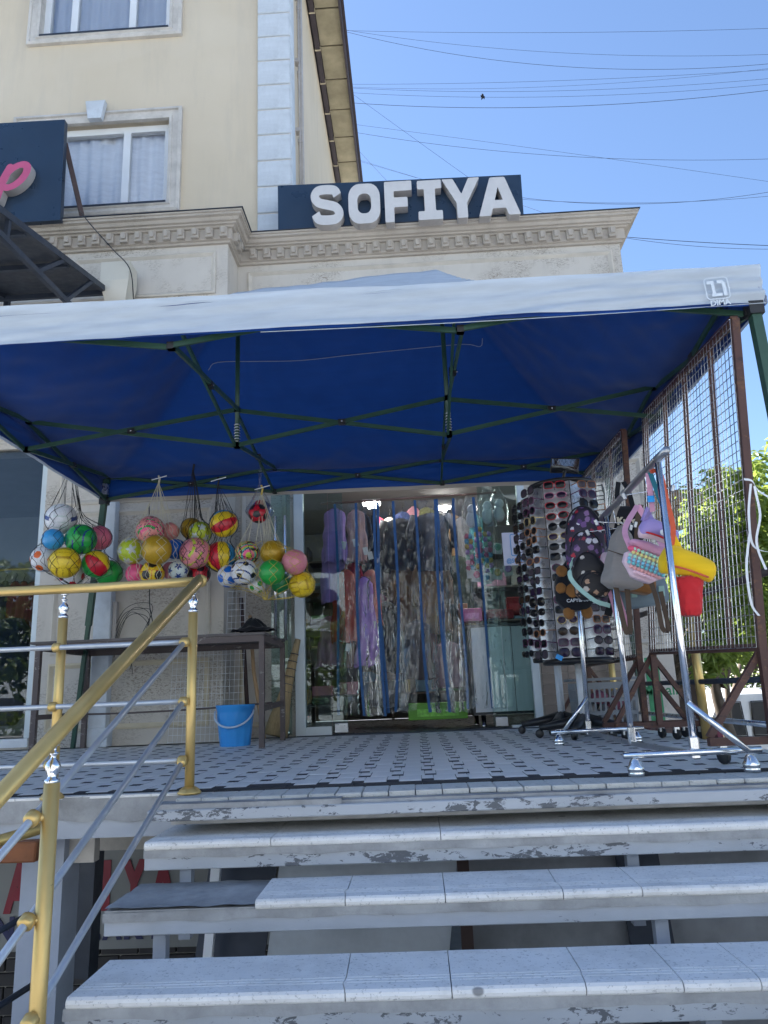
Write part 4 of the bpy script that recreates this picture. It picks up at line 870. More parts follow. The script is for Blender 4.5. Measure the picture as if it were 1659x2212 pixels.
# ------------------------------------------------------------------ garment rack
gr = thing('garment_rack', 'chrome tube garment rack with dome feet near the top of the stairs', 'rack', (1.15, 4.3, 0))
RP = [(1.165, 3.36), (1.155, 4.28), (1.125, 5.20)]
tops = [atY(1421, 1000, 3.36), atY(1308, 1112, 4.28), atY(1240, 1190, 5.20)]
p0 = atY(1440, 972, 3.2); p2 = tops[2]
MB().tube([p0, tops[0]+Vector((0, 0, .02)), tops[1], p2], .0185, 14).build('top_bar', 'flat_steel', gr)
for (x, y), t in zip(RP, tops):
    ps = MB().tube([(x, y, .075), (t.x, y, t.z-.0)], .0155, 14).build('upright', 'chrome', gr); MB().span((x-.018, y-.02, .055), (x+.018, y+.02, .15), 0, .006).build('socket', 'chrome', ps)
for (x, y), (xa, xb) in ((RP[0], (.855, 1.43)), (RP[2], (.87, 1.48))):
    cb = MB().tube([(xa, y-.03, .082), (xb, y-.03, .088)], .0135, 12).build('cross_bar', 'chrome', gr)
    for xx in (xa+.045, xb-.05):
        MB().lathe([(.0, .070), (.014, .069), (.021, .060), (.027, .045), (.034, .032), (.034, .022), (.031, .018), (.034, .012), (.033, .0)], 18, (xx, y-.03, 0)).build('dome_foot', 'chrome', cb)
MB().tube([(RP[0][0]-.015, 3.325, .29), (1.36, 3.285, .085)], .013, 12).build('brace', 'chrome', gr); MB().tube([(RP[2][0]-.0, 5.15, .30), (.95, 5.13, .095)], .012, 12).build('brace', 'chrome', gr)
MB().bar((RP[0][0], 3.36, .075), (RP[1][0], 4.28, .06), .024, .024).build('base_bar', 'flat_steel', gr); MB().bar((RP[1][0], 4.28, .06), (RP[2][0], 5.2, .075), .024, .024).build('base_bar', 'flat_steel', gr)
# ------------------------------------------------------------------ sunglasses displays
mat('tower_panel', (.55, .54, .57), .30, .5, .04, 3); mat('lens_dark', (.008, .008, .011), .1, 0, .2, 6, spec=.25); mat('lens_plum', (.028, .014, .042), .1, 0, .2, 6, spec=.25); mat('lens_brown', (.035, .018, .010), .1, 0, .2, 6, spec=.25); mat('lens_smoke', (.07, .055, .07), .1, 0, .3, 6, spec=.25)
for n_, c_ in (('frame_black', (.012, .012, .014)), ('frame_red', (.42, .015, .03)), ('frame_pink', (.55, .20, .30)), ('frame_tan', (.40, .17, .07)), ('frame_gold', (.55, .42, .2)), ('frame_plum', (.12, .02, .08))): mat(n_, c_, .28, .5 if n_ == 'frame_gold' else 0, .1, 9)
SHAPES = {'round': (.033, .029, 2.0), 'square': (.036, .027, 4.0), 'wide oval': (.037, .025, 2.3), 'large': (.038, .032, 2.7)}
GCACHE = {}
def glasses_meshes(shape, fr, ln):
    k = (shape, fr, ln)
    if k not in GCACHE:
        rx, rz, sq = SHAPES[shape]; m = MB(); cxs = rx+.009
        for s_ in (-1, 1):
            m.ring((s_*cxs, 0, 0), rx, rz, .0038, 20, 5, 0, sq)
            m.bar((s_*(cxs+rx), .0, rz*.5), (s_*(cxs+rx+.004), .11, rz*.35), .003, .007)
        m.tube([(-.009, 0, .006), (0, -.003, .010), (.009, 0, .006)], .0028, 6); fm = m.mesh('sunglasses', fr)
        lm_ = MB(); vs_ = []
        for q in range(3):
            s_ = (1, .6, 0)[q]
            for i in range(20):
                a = 2*math.pi*i/20; ca, sa = math.cos(a), math.sin(a); vs_.append((math.copysign(abs(ca)**(2/sq), ca)*rx*s_, -.004*(1-s_*s_), math.copysign(abs(sa)**(2/sq), sa)*rz*s_))
        lm_.add(vs_, [(q*20+i, q*20+(i+1) % 20, (q+1)*20+(i+1) % 20, (q+1)*20+i) for q in range(2) for i in range(20)], 0, True); GCACHE[k] = (fm, lm_.mesh('lens', ln), cxs)
    return GCACHE[k]
TOWERS = []
def tower(name_l, cx_, cy_, rad, z0, z1, rows, cols, lab, top_spec):
    t = thing('sunglasses_display', lab, 'display stand', (cx_, cy_, 0), 'sunglasses display towers'); N = 8
    hs = rad*math.tan(math.pi/N); core = MB().lathe([(rad*.75, z0), (rad*.75, z1)], 8, (cx_, cy_, 0)); core.build('core', 'black_plastic', t)
    for i in range(N):
        a = -math.pi/2+2*math.pi*(i+cols[1])/N; n = Vector((math.cos(a), math.sin(a), 0)); s_ = Vector((-n.y, n.x, 0))
        pn = MB().grid(lambda u, v: Vector((cx_, cy_, z0+.02+(z1-z0-.04)*v))+n*(rad-.028*(1-(2*u-1)**2))+s_*((u-.5)*2*(hs-.004)), 8, 1).build('curved_panel', 'tower_panel', t)
    MB().lathe([(rad*1.02, z0-.02), (rad*1.06, z0-.012), (rad*1.06, z0+.012), (rad*1.0, z0+.02)], 24, (cx_, cy_, 0)).build('bottom_disc', 'black_plastic', t)
    MB().lathe([(rad*1.02, z1-.02), (rad*1.06, z1-.01), (rad*1.06, z1+.01), (rad*.9, z1+.022)], 24, (cx_, cy_, 0)).build('top_disc', 'black_plastic', t)
    MB().tube([(cx_, cy_, .08), (cx_, cy_, z0)], .03, 14).build('pedestal', 'white_pvc', t)
    for k in range(5):
        a = .5+k*2*math.pi/5; e = Vector((cx_+.34*math.cos(a), cy_+.34*math.sin(a), .075)); sp = MB().tube([(cx_, cy_, .13), Vector((cx_, cy_, .12)).lerp(e, .5), e], [.05, .036, .022], 8).build('base_spoke', 'black_plastic', t); MB().lathe([(.024, -.02), (.032, -.014), (.032, .014), (.024, .02)], 14, e-Vector((0, 0, .043)), 0, (math.sin(a), -math.cos(a), 0)).build('caster', 'black_plastic', sp)
    dz = (z1-z0-.12)/(rows-1)
    for ci in cols[0]:
        a = -math.pi/2+2*math.pi*(ci+cols[1])/N; n = Vector((math.cos(a), math.sin(a), 0)); cn = cols[2][ci]
        for r_ in range(rows):
            z = z1-.065-r_*dz; spec = top_spec.get((ci, r_))
            if spec == 0: continue
            sh, fr, ln = spec or (random.choice(('square', 'square', 'round', 'wide oval', 'large')), random.choice(('frame_black',)*7+('frame_plum', 'frame_gold', 'frame_tan')), random.choice(('lens_dark', 'lens_dark', 'lens_dark', 'lens_plum', 'lens_smoke', 'lens_brown')))
            fm, lme, cxs = glasses_meshes(sh, fr, ln); p_ = Vector((cx_, cy_, z))+n*(rad+.075)+Vector((0, 0, random.uniform(-.004, .004))); rz_ = a+math.pi/2+random.uniform(-.12, .12); rot = (random.uniform(-.05, .1), random.uniform(-.05, .05), rz_)
            g_ = put('sunglasses', fm, None, p_, rot)
            tag(g_, '%s %s sunglasses, %s row from the top, %s of the %s display' % (fr.split('_')[1], sh, ORD[r_], cn, name_l), 'sunglasses', 'sunglasses on the display towers')
            for s_ in (-1, 1):
                l_ = bpy.data.objects.new('lens', lme); COL.objects.link(l_); l_.parent = g_; l_.location = (s_*cxs, 0, 0)
    return t
T1X, T1Y = 1.25, 5.90
ts = {(0, 0): ('square', 'frame_red', 'lens_dark'), (0, 1): ('wide oval', 'frame_pink', 'lens_plum'), (0, 2): ('wide oval', 'frame_red', 'lens_dark'), (0, 3): ('wide oval', 'frame_red', 'lens_dark'), (0, 4): ('round', 'frame_black', 'lens_dark'), (1, 0): ('square', 'frame_tan', 'lens_smoke'), (1, 1): ('large', 'frame_plum', 'lens_plum'), (0, 11): ('large', 'frame_plum', 'lens_plum'), (0, 13): ('round', 'frame_gold', 'lens_plum'), (1, 12): ('square', 'frame_black', 'lens_smoke'), (1, 13): ('square', 'frame_tan', 'lens_brown'), (1, 14): ('large', 'frame_plum', 'lens_plum'), (1, 15): ('round', 'frame_black', 'lens_smoke')}
tw1 = tower('front', T1X, T1Y, .255, .56, 1.96, 17, ((-1, 0, 1, 2), -.45, {-1: 'leftmost column', 0: 'left column', 1: 'right column', 2: 'rightmost column'}), 'front sunglasses tower with white curved panels and a tilted mirror on top', ts)
tw2 = tower('rear', 1.20, 6.52, .19, .60, 2.0, 15, ((-2, -1, 0), -.5, {-2: 'leftmost column', -1: 'left column', 0: 'right column'}), 'rear sunglasses tower half hidden behind the front one', {})
mat('mirror', (.8, .82, .84), .03, 1, .02, 3); q = atY(1220, 1006, T1Y-.1)
mr = MB().box((0, 0, 0), (.235, .012, .125), None, 0, .003).build('tilted_mirror', 'black_plastic', None); mr.location = q; mr.rotation_euler = (.52, .03, .12); attach(mr, tw1)
mg = MB().box((0, -.0075, 0), (.222, .003, .112)).build('mirror_glass', 'mirror', None); mg.location = q; mg.rotation_euler = (.52, .03, .12); attach(mg, mr)
MB().tube([(T1X, T1Y, 1.96), q+Vector((0, .01, -.04))], .012, 8).build('mirror_stem', 'black_plastic', tw1)
q = atY(1170, 1070, 6.45); o = MB().box((0, 0, 0), (.16, .012, .12), None, 0, .003).build('tilted_mirror', 'black_plastic', None); o.location = q; o.rotation_euler = (-.5, .2, -.5); attach(o, tw2)
mat('tag_blue', (.02, .32, .75), .4); q = atY(1208, 1420, T1Y-.36); o = MB().box((0, 0, 0), (.05, .003, .035)).build('price_tag', 'tag_blue', None); o.location = q; o.rotation_euler = (0, .5, -.4); tag(o, 'small bright blue price tag dangling from sunglasses low on the front display', 'price tag')
# ------------------------------------------------------------------ laundry basket
bk = thing('laundry_basket', 'grey perforated laundry basket with socks behind the garment rack', 'basket', (1.52, 6.3, 0)); mat('basket_grey', (.22, .24, .26), .45, 0, .08, 5)
bc = atY(1305, 1535, 6.25); bx, by, bz0, bz1 = bc.x, 6.25, .05, .42; m_ = MB()
for sx, sy, L, n in ((0, -1, .44, 11), (0, 1, .44, 11), (-1, 0, .30, 8), (1, 0, .30, 8)):
    half = .15 if sy else .22
    for i in range(n+1):
        t = (i/n-.5)*L; p_ = Vector((bx+(t if sy else sx*half), by+(sy*half if sy else t), bz0)); q_ = p_+Vector((0, 0, bz1-bz0-.06))+Vector((sx*.02, sy*.02, 0)); m_.bar(p_, q_, .014, .006, 0, (sx, sy, 0))
    for z in (bz0+.01, bz0+.11, bz0+.21, bz1-.05):
        off = .02*(z-bz0)/.35; a_ = Vector((bx+(-L/2 if sy else sx*(half+off)), by+(sy*(half+off) if sy else -L/2), z)); b_ = Vector((bx+(L/2 if sy else sx*(half+off)), by+(sy*(half+off) if sy else L/2), z)); m_.bar(a_, b_, .008, .03 if z < bz1-.06 else .05)
m_.build('slotted_wall', 'basket_grey', bk); MB().span((bx-.22, by-.15, bz0-.01), (bx+.22, by+.15, bz0)).build('basket_floor', 'basket_grey', bk)
rim = MB()
for a_, b_ in (((-.25, -.18), (.25, -.18)), ((-.25, .18), (.25, .18)), ((-.25, -.18), (-.25, .18)), ((.25, -.18), (.25, .18))): rim.bar((bx+a_[0], by+a_[1], bz1), (bx+b_[0], by+b_[1], bz1), .03, .02)
rim.build('rim', 'basket_grey', bk)
for k in range(9):
    c_ = random.choice(((.6, .6, .62), (.05, .05, .06), (.35, .12, .18), (.55, .5, .45))); mn = 'sock_%d' % k; mat(mn, c_, .9); P = (bx-.16+.04*k, by-.06+.05*(k % 3), bz0+.08+.05*(k % 4)); o = soft(P, .13, .1, .1, k, None, None, k, .3, 2, 14, 8).build('folded_socks', mn, None); tag(o, '%s pair of folded socks in the grey laundry basket' % ORD[k], 'socks', 'socks in the laundry basket')

# ------------------------------------------------------------------ bags on the rack
def clothm(n, c, **k): return m_cloth(n, c, **k) if n not in MATS else MATS[n]
def m_print(name, base, spots, scale, thr=.32, seed=0, rough=.6):
    m = newmat(name); t = NT(m); v = t.coord((1, 1, 1)); k = t.new('TexVoronoi'); k.inputs['Scale'].default_value = scale; t.link(v, k.inputs['Vector'])
    n_ = t.noise(v, scale*1.7, 4, .7); ad = t.new('Math', operation='MULTIPLY_ADD'); t.link(n_, ad.inputs[0]); ad.inputs[1].default_value = .9; t.link(k.outputs[0], ad.inputs[2])
    mask = t.ramp(ad.outputs[0], (thr+.36, 1), (thr+.40, 0)); sep = t.new('SeparateColor'); t.link(k.outputs[1], sep.inputs[0])
    st = [(i/len(spots), c) for i, c in enumerate(spots)]; cr = t.ramp(sep.outputs[0], *st)
    for nd in t.n:
        if nd.type == 'VALTORGB' and len(nd.color_ramp.elements) == len(spots) and nd.outputs[0] == cr: nd.color_ramp.interpolation = 'CONSTANT'
    t.link(t.mix(mask, base, cr), t.b.inputs['Base Color']); t.b.inputs['Roughness'].default_value = rough; t.bump(t.noise(v, 30, 3), .2, .004); return m
m_print('galaxy_print', (.022, .013, .035), [(.16, .07, .22), (.40, .02, .04), (.62, .60, .66), (.10, .04, .16), (.24, .13, .28), (.02, .015, .025), (.3, .03, .06)], 24, .50)
m_print('teddy_print', (.016, .013, .014), [(.50, .30, .19), (.016, .013, .014), (.52, .34, .22), (.55, .50, .45)], 20, .36)
for n_, c_ in (('bag_black', (.012, .013, .018)), ('plush_brown', (.27, .12, .035)), ('bag_taupe', (.27, .245, .225)), ('bag_pink', (.72, .36, .50)), ('bag_hotpink', (.78, .12, .22)), ('bag_lilac', (.36, .28, .58)), ('bag_yellow', (.80, .50, .015)), ('bag_red', (.55, .025, .03)), ('bag_slate', (.20, .26, .30)), ('bag_mint', (.36, .55, .50)), ('strap_brown', (.10, .07, .05)), ('strap_orange', (.65, .12, .06)), ('strap_teal', (.03, .18, .24)), ('bag_palepink', (.78, .56, .62)), ('bag_cream', (.62, .55, .42))): clothm(n_, c_)
for n_, c_ in (('pop_mint', (.42, .75, .60)), ('pop_yellow', (.80, .70, .28)), ('pop_teal', (.16, .52, .56)), ('pop_blue', (.22, .55, .72)), ('pop_coral', (.82, .40, .38)), ('pop_pink', (.85, .55, .62))): mat(n_, c_, .35, 0, .05, 8)
def zip_arc(c, w, h, y, z0, parent, m='bag_black', r=.004):
    pts = [Vector(c)+Vector((math.cos(t)*w/2, y, z0+math.sin(t)*h)) for t in [math.pi*i/14 for i in range(15)]]; return MB().tube(pts, r, 6).build('zip', m, parent)
def bagthing(label, c, cat='bag'): return thing('bag' if cat == 'bag' else 'backpack', label, cat, c, 'bags hanging on the garment rack')
def pback(label, px, py, Y, w, h, d, rot, m, pocket=None, prof=None, tilt=0, wr=.05):
    c = atY(px, py, Y); t = bagthing(label, c, 'backpack'); soft(c, w, h, d, rot, prof or (lambda v: min(1, (1.02-v)*2.6)**.5*min(1, .72+v*2.4)), None, px, wr, 3.2, tilt=tilt).build('body', m, t)
    if pocket:
        n = Vector((math.sin(rot), -math.cos(rot), 0)); soft(c+n*(d*.42)+Vector((0, 0, -h*.17)), w*.80, h*.50, d*.42, rot, lambda v: min(1, (1.02-v)*2.6)**.5*min(1, .72+v*2.4), None, px+3, wr, 3.2, tilt=tilt).build('front_pocket', pocket, t)
    return t, c
# galaxy backpack, teddy backpack, black plush backpack
t, c = pback('purple and black galaxy print backpack at the top left of the rack', 1264, 1165, 4.45, .235, .40, .14, -.25, 'galaxy_print', 'galaxy_print', tilt=.06)
n_ = Vector((math.sin(-.25), -math.cos(-.25), 0)); MB().tube([c+Vector((math.cos(a_)*.105, 0, .02+math.sin(a_)*.17))+n_*.072 for a_ in [math.pi*(i/16) for i in range(17)]], .006, 6).build('zip', 'bag_black', t); MB().tube([c+Vector((math.cos(a_)*.085, 0, -.06+math.sin(a_)*.09))+n_*.105 for a_ in [math.pi*(i/16) for i in range(17)]], .005, 6).build('zip', 'bag_black', t)
ribbon([c+Vector((.02, 0, .19)), c+Vector((.0, -.01, .25)), atY(1262, 1080, 4.45)], .02, (1, 0, 0)).build('handle', 'bag_black', t); ribbon([c+Vector((.08, .07, .16)), c+Vector((.16, .07, -.02)), c+Vector((.15, .06, -.30)), c+Vector((.10, .06, -.46))], .045, (1, 0, 0)).build('shoulder_strap', 'bag_black', t)
t, c = pback('black teddy print backpack below the galaxy backpack', 1274, 1243, 4.36, .20, .27, .12, -.15, 'teddy_print', 'teddy_print', tilt=-.08); ribbon([c+Vector((-.10, -.05, .10)), c+Vector((-.125, -.06, -.02)), c+Vector((-.02, -.09, -.15)), c+Vector((.08, -.07, -.19))], .025, (.3, 0, 1)).build('mint_trim', 'bag_mint', t); zip_arc(c+Vector((0, -.115, -.07)), .16, .07, 0, 0, t)
t, c = pback('black backpack with brown plush spots and paws and CAPYBARA lettering', 1240, 1262, 4.85, .25, .34, .15, -.1, 'bag_black', None, lambda v: min(1, (1.02-v)*2.2)**.6*min(1, .62+v*2))
for a_, b_, r_ in ((-.085, .08, .036), (-.10, -.03, .033), (-.03, -.05, .045), (.06, .10, .03)): soft(c+Vector((a_, -.064, b_)), r_*2, r_*2, .035, -.1, None, None, 3, .1, 2, 16, 10).build('plush_spot', 'plush_brown', t)
for a_ in (-.055, .06): soft(c+Vector((a_, -.02, -.185)), .075, .085, .07, 0, None, None, 2, .08, 2, 16, 10).build('plush_paw', 'plush_brown', t)
put('lettering', setmat(text_mesh('CAPYBARA', .030, .003, .0004), 'white_pvc'), t, c+Vector((0, -.083, -.115)), (math.pi/2, 0, -.1))
# taupe bag
t, c = pback('taupe grey soft shoulder bag in the middle of the rack', 1343, 1203, 4.15, .21, .36, .13, .35, 'bag_taupe', None, lambda v: (.30+.85*(1-v)**.8)*min(1, .6+v*5)*min(1, (1.03-v)*5)**.5, .12, .12)
ribbon([c+Vector((-.04, 0, .17)), c+Vector((-.01, 0, .26)), atY(1335, 1090, 4.15)], .03).build('shoulder_strap', 'bag_taupe', t); MB().tube([c+Vector((-.09, -.07, .03)), c+Vector((0, -.085, -.01)), c+Vector((.09, -.06, -.04))], .003, 6).build('seam', 'strap_brown', t)
ribbon([c+Vector((-.06, -.02, -.14)), c+Vector((-.05, -.03, -.28)), c+Vector((-.03, -.02, -.41)), c+Vector((.0, 0, -.40)), c+Vector((.01, 0, -.15))], .028).build('dangling_strap', 'strap_brown', t); ribbon([c+Vector((.14, .02, -.10)), c+Vector((.17, .02, -.25)), c+Vector((.18, .02, -.40)), c+Vector((.215, .03, -.40)), c+Vector((.2, .03, -.2))], .026).build('dangling_strap', 'strap_brown', t)
# black tote with cream letters
t, c = pback('black tote bag with cream letters behind the pink strap', 1352, 1132, 4.5, .22, .22, .05, .1, 'bag_black', None, lambda v: min(1, .75+v*3)*min(1, (1.01-v)*9)**.4, 0, .03)
for e in (-.05, .05): ribbon([c+Vector((e, -.02, .09)), c+Vector((e*.7, -.02, .20)), c+Vector((e*.3, 0, .27))], .03).build('handle', 'bag_black', t)
put('lettering', setmat(text_mesh('Kuro', .062, .004, .003), 'bag_cream'), t, c+Vector((0, -.036, .01)), (math.pi/2, 0, .1))
for k in (-1, 1): soft(c+Vector((.045*k+.01, -.034, -.075)), .035, .045, .012, 0, None, None, k, .05, 2, 12, 8).build('pale_print', 'bag_slate', t)
# brown plush bag and slate bag behind
t, c = pback('brown plush bag hanging behind the pink pouch', 1372, 1235, 4.3, .24, .24, .12, .2, 'plush_brown', None, None, .2, .08); ribbon([c+Vector((.02, 0, .11)), c+Vector((.05, 0, .3)), atY(1385, 1090, 4.3)], .03).build('shoulder_strap', 'strap_brown', t)
t, c = pback('slate blue school bag with mint buckles at the bottom of the rack', 1385, 1275, 4.45, .30, .20, .13, .1, 'bag_slate', None, lambda v: min(1, .8+v*2)*min(1, (1.02-v)*6)**.5, -.12, .05)
for e in (-.07, .09): MB().box(c+Vector((e, -.085, -.02)), (.035, .012, .06), None, 0, .003).build('buckle', 'bag_mint', t)
# pink rainbow popper pouch
c = atY(1392, 1220, 3.75); t = bagthing('pink pouch bag with rainbow rows of poppers and a pink strap', c)
soft(c, .225, .17, .07, .12, lambda v: min(1, (1.02-v)*2.4)**.5*min(1, .45+v*1.6), None, 5, .05, 2.6, tilt=.42).build('body', 'bag_palepink', t)
rt = Matrix.Rotation(.12, 3, 'Z') @ Matrix.Rotation(.42, 3, 'Y'); rows_ = ['pop_pink', 'pop_coral', 'pop_teal', 'pop_blue', 'pop_mint', 'pop_yellow', 'pop_mint']
pm = {}
for j in range(7):
    hw = .095-.045*max(0, (2.5-j)/2.5)**1.5-.01*(j > 4); n = 9
    for i in range(n):
        x = (i/(n-1)-.5)*2*hw; p_ = c+rt @ Vector((x, -.037-.006*(1-(x/.1)**2), -.066+j*.0185)); mn = rows_[j]
        if mn not in pm: pm[mn] = MB().lathe([(.0098, 0), (.0098, .003), (.008, .007), (.004, .009), (.0005, .0095)], 10, (0, 0, 0), 0, (0, -1, 0)).mesh('popper', mn)
        put('popper', pm[mn], t, p_, (0, 0, .12))
soft(c+rt @ Vector((-.005, -.01, .085)), .21, .05, .085, .12, None, None, 8, .06, 3, tilt=.42).build('zip_top', 'bag_pink', t)
soft(c+rt @ Vector((-.075, -.03, .045)), .09, .035, .03, .3, None, None, 9, .06, 2, 16, 8, tilt=.3).build('pink_flap', 'bag_hotpink', t)
s0 = atY(1377, 1092, 3.95); ribbon([c+Vector((-.06, 0, .09)), c+Vector((-.06, .05, .2)), s0], .028, (1, 0, 0)).build('shoulder_strap', 'bag_pink', t); ribbon([s0, s0+Vector((.05, -.02, -.12)), s0+Vector((.09, -.05, -.24)), c+Vector((.11, 0, .02))], .034, (1, 0, 0)).build('shoulder_strap', 'bag_pink', t); MB().box(s0+Vector((.06, -.03, -.13)), (.04, .012, .022), Matrix.Rotation(.4, 3, 'Y')).build('strap_slider', 'bag_palepink', t)
# lilac shark, yellow shark, red bag
def sharkbag(label, px, py, Y, L, hgt, tl, main, belly, eye):
    c = atY(px, py, Y); t = bagthing(label, c); r_ = Matrix.Rotation(tl, 3, 'Y'); m_ = MB()
    def fn(u, v):
        a = u*2*math.pi; s_ = min(1, max(v, 1e-4)/.10)**.5*min(1, max(1-v, 1e-4)/.07)**.5*(1-.38*v)*(1+.10*noise.noise((v*4, math.cos(a)*2, math.sin(a)*2))); x = (v-.45)*L
        return c+r_ @ Vector((x, math.cos(a)*hgt*.42*s_, math.sin(a)*hgt*.55*s_+.015*math.sin(v*3)))
    m_.grid(fn, 24, 22); o0 = len(m_.f); 
    for k_ in range(o0): m_.m[k_] = 1 if (k_ % 24) in range(15, 22) else 0
    m_.build('body', [main, belly], t)
    MB().prism([c+r_ @ Vector(p) for p in ((-.09, -.01, hgt*.35), (-.015, -.01, hgt*.42), (-.085, -.01, hgt*1.02))], (0, .022, 0)).build('dorsal_fin', main, t)
    MB().tube([c+r_ @ Vector((x, -hgt*.40*(1-abs(x)/L), -hgt*.20)) for x in [-.35*L+L*.75*i/12 for i in range(13)]], .005, 6).build('zip', eye, t)
    return t, c
t, c = sharkbag('lilac shark shaped bag behind the near rack post', 1418, 1152, 3.62, .20, .11, .42, 'bag_lilac', 'bag_palepink', 'bag_red')
soft(c+Vector((.02, -.055, -.01)), .045, .03, .012, 0, None, None, 1, .02, 2, 16, 8, tilt=.4).build('eye', 'white_pvc', t); soft(c+Vector((.022, -.061, -.012)), .018, .018, .01, 0, None, None, 1, .02, 2, 12, 8).build('pupil', 'bag_black', t)
ribbon([c+Vector((-.06, 0, .05)), atY(1408, 1090, 3.5), atY(1400, 1022, 3.42)], .02).build('shoulder_strap', 'bag_lilac', t); ribbon([atY(1400, 1022, 3.42), atY(1404, 1060, 3.44), atY(1410, 1105, 3.5)], .024).build('patterned_strap', 'bag_pink', t); MB().box(atY(1406, 1078, 3.45), (.03, .012, .03)).build('strap_buckle', 'tag_blue', t)
t, c = sharkbag('yellow shark shaped bag with orange zip outside the near rack post', 1478, 1222, 3.46, .265, .14, .36, 'bag_yellow', 'bag_yellow', 'strap_orange')
ribbon([c+Vector((-.05, 0, .08)), atY(1454, 1140, 3.42), atY(1440, 1080, 3.42), atY(1425, 1022, 3.40), atY(1404, 1018, 3.4)], .024).build('shoulder_strap', 'strap_orange', t); ribbon([atY(1404, 1020, 3.41), atY(1422, 1070, 3.43), atY(1436, 1110, 3.45), c+Vector((-.06, .02, .07))], .022).build('shoulder_strap', 'strap_teal', t)
c = atY(1490, 1288, 3.46); t = bagthing('small red cloth bag hanging under the yellow shark bag', c); soft(c, .125, .18, .075, .3, lambda v: min(1, .7+v*3)*(.80+.25*v)*min(1, (1.03-v)*9)**.4, None, 8, .16, 2.8, tilt=.10).build('body', 'bag_red', t); ribbon([c+Vector((-.05, -.01, -.02)), c+Vector((-.075, -.01, .06)), c+Vector((-.045, -.01, .085))], .018).build('side_loop', 'bag_red', t); MB().tube([c+Vector((-.05, 0, .085)), c+Vector((-.06, 0, .12)), c+Vector((-.07, 0, .14))], .005, 6).build('snap_hook', 'chrome', t)
# small pale pink bag with long strap
c = atY(1312, 1225, 4.35); t = bagthing('small pale pink bag with long pink strap beside the taupe bag', c); soft(c, .09, .17, .06, .5, None, None, 4, .06, 3).build('body', 'bag_palepink', t); ribbon([c+Vector((-.03, -.02, -.08)), c+Vector((0, -.03, -.20)), c+Vector((.025, -.02, -.36)), c+Vector((.07, 0, -.33)), c+Vector((.03, 0, -.1))], .026).build('shoulder_strap', 'bag_pink', t)
# hangers with clips
for k, u in enumerate((.10, .42, .50, .58, .68, .78, .90)):
    b_ = tops[0].lerp(tops[2], u)+Vector((0, 0, .019)); t = thing('clip_hanger', 'metal clip hanger on the rack, %s from the near end' % ORD[k], 'hanger', b_, 'clip hangers on the garment rack'); an = (-.5, .4, -.2, .7, .15, -.35, .3)[k]; dx = Vector((math.cos(an), math.sin(an)*.5, .05*(-1)**k)); c_ = b_+Vector((0, 0, -.10))
    MB().tube([b_+Vector((.0, -.02, -.01)), b_+Vector((0, -.008, .012)), b_+Vector((0, .018, .0)), b_+Vector((0, .012, -.05)), c_], .0022, 6).build('hook', 'chrome', t); MB().tube([c_-dx*.14, c_+dx*.14], .0026, 6).build('bar', 'chrome', t)
    for s_ in (-1, 1): MB().box(c_+dx*(.125*s_)+Vector((0, 0, -.005)), (.018, .016, .036), Matrix.Rotation(.3*s_, 3, 'Y'), 0, .003).build('clip', 'flat_steel', t)
# ------------------------------------------------------------------ balls in nets
BC = {'white': (.72, .72, .74), 'black': (.015, .015, .018), 'blue': (.012, .15, .60), 'sky': (.04, .30, .62), 'green': (.02, .36, .06), 'deepgreen': (.01, .20, .06), 'pink': (.75, .17, .26), 'rose': (.72, .25, .30), 'orange': (.75, .13, .01), 'yellow': (.78, .55, .02), 'red': (.55, .012, .03), 'gold': (.50, .30, .015), 'lime': (.48, .58, .03), 'hot': (.80, .10, .25), 'teal': (.10, .42, .42), 'navy': (.02, .05, .22), 'brown': (.09, .03, .02), 'salmon': (.76, .28, .25), 'pale': (.55, .62, .60)}
for n_, c_ in BC.items(): mat('ball_'+n_, c_, .36, .15 if n_ == 'gold' else 0, .10, 9, coat=.15, dirt=.10)
PH = (1+5**.5)/2
ICO = [Vector(p).normalized() for p in [(0, a, b*PH) for a in (-1, 1) for b in (-1, 1)]+[(a, b*PH, 0) for a in (-1, 1) for b in (-1, 1)]+[(b*PH, 0, a) for a in (-1, 1) for b in (-1, 1)]]
DOD = [Vector(p).normalized() for p in [(a, b, c) for a in (-1, 1) for b in (-1, 1) for c in (-1, 1)]+[(0, a/PH, b*PH) for a in (-1, 1) for b in (-1, 1)]+[(a/PH, b*PH, 0) for a in (-1, 1) for b in (-1, 1)]+[(b*PH, 0, a/PH) for a in (-1, 1) for b in (-1, 1)]]
def seam(d, w_=.012):
    s_ = sorted([d.dot(p)+.012 for p in ICO]+[d.dot(p) for p in DOD]); return s_[-1]-s_[-2] < w_
def pent(d, k=.935): return max(d.dot(p) for p in ICO) > k
def star(d, big=.42):
    p = max(ICO, key=lambda q: d.dot(q)); ang = math.acos(min(1, d.dot(p))); a = p.orthogonal().normalized(); b = p.cross(a); ph = math.atan2(d.dot(b), d.dot(a)); e = big*(.40+.60*abs(((ph*5/(2*math.pi)) % 1)*2-1)); return ang-e
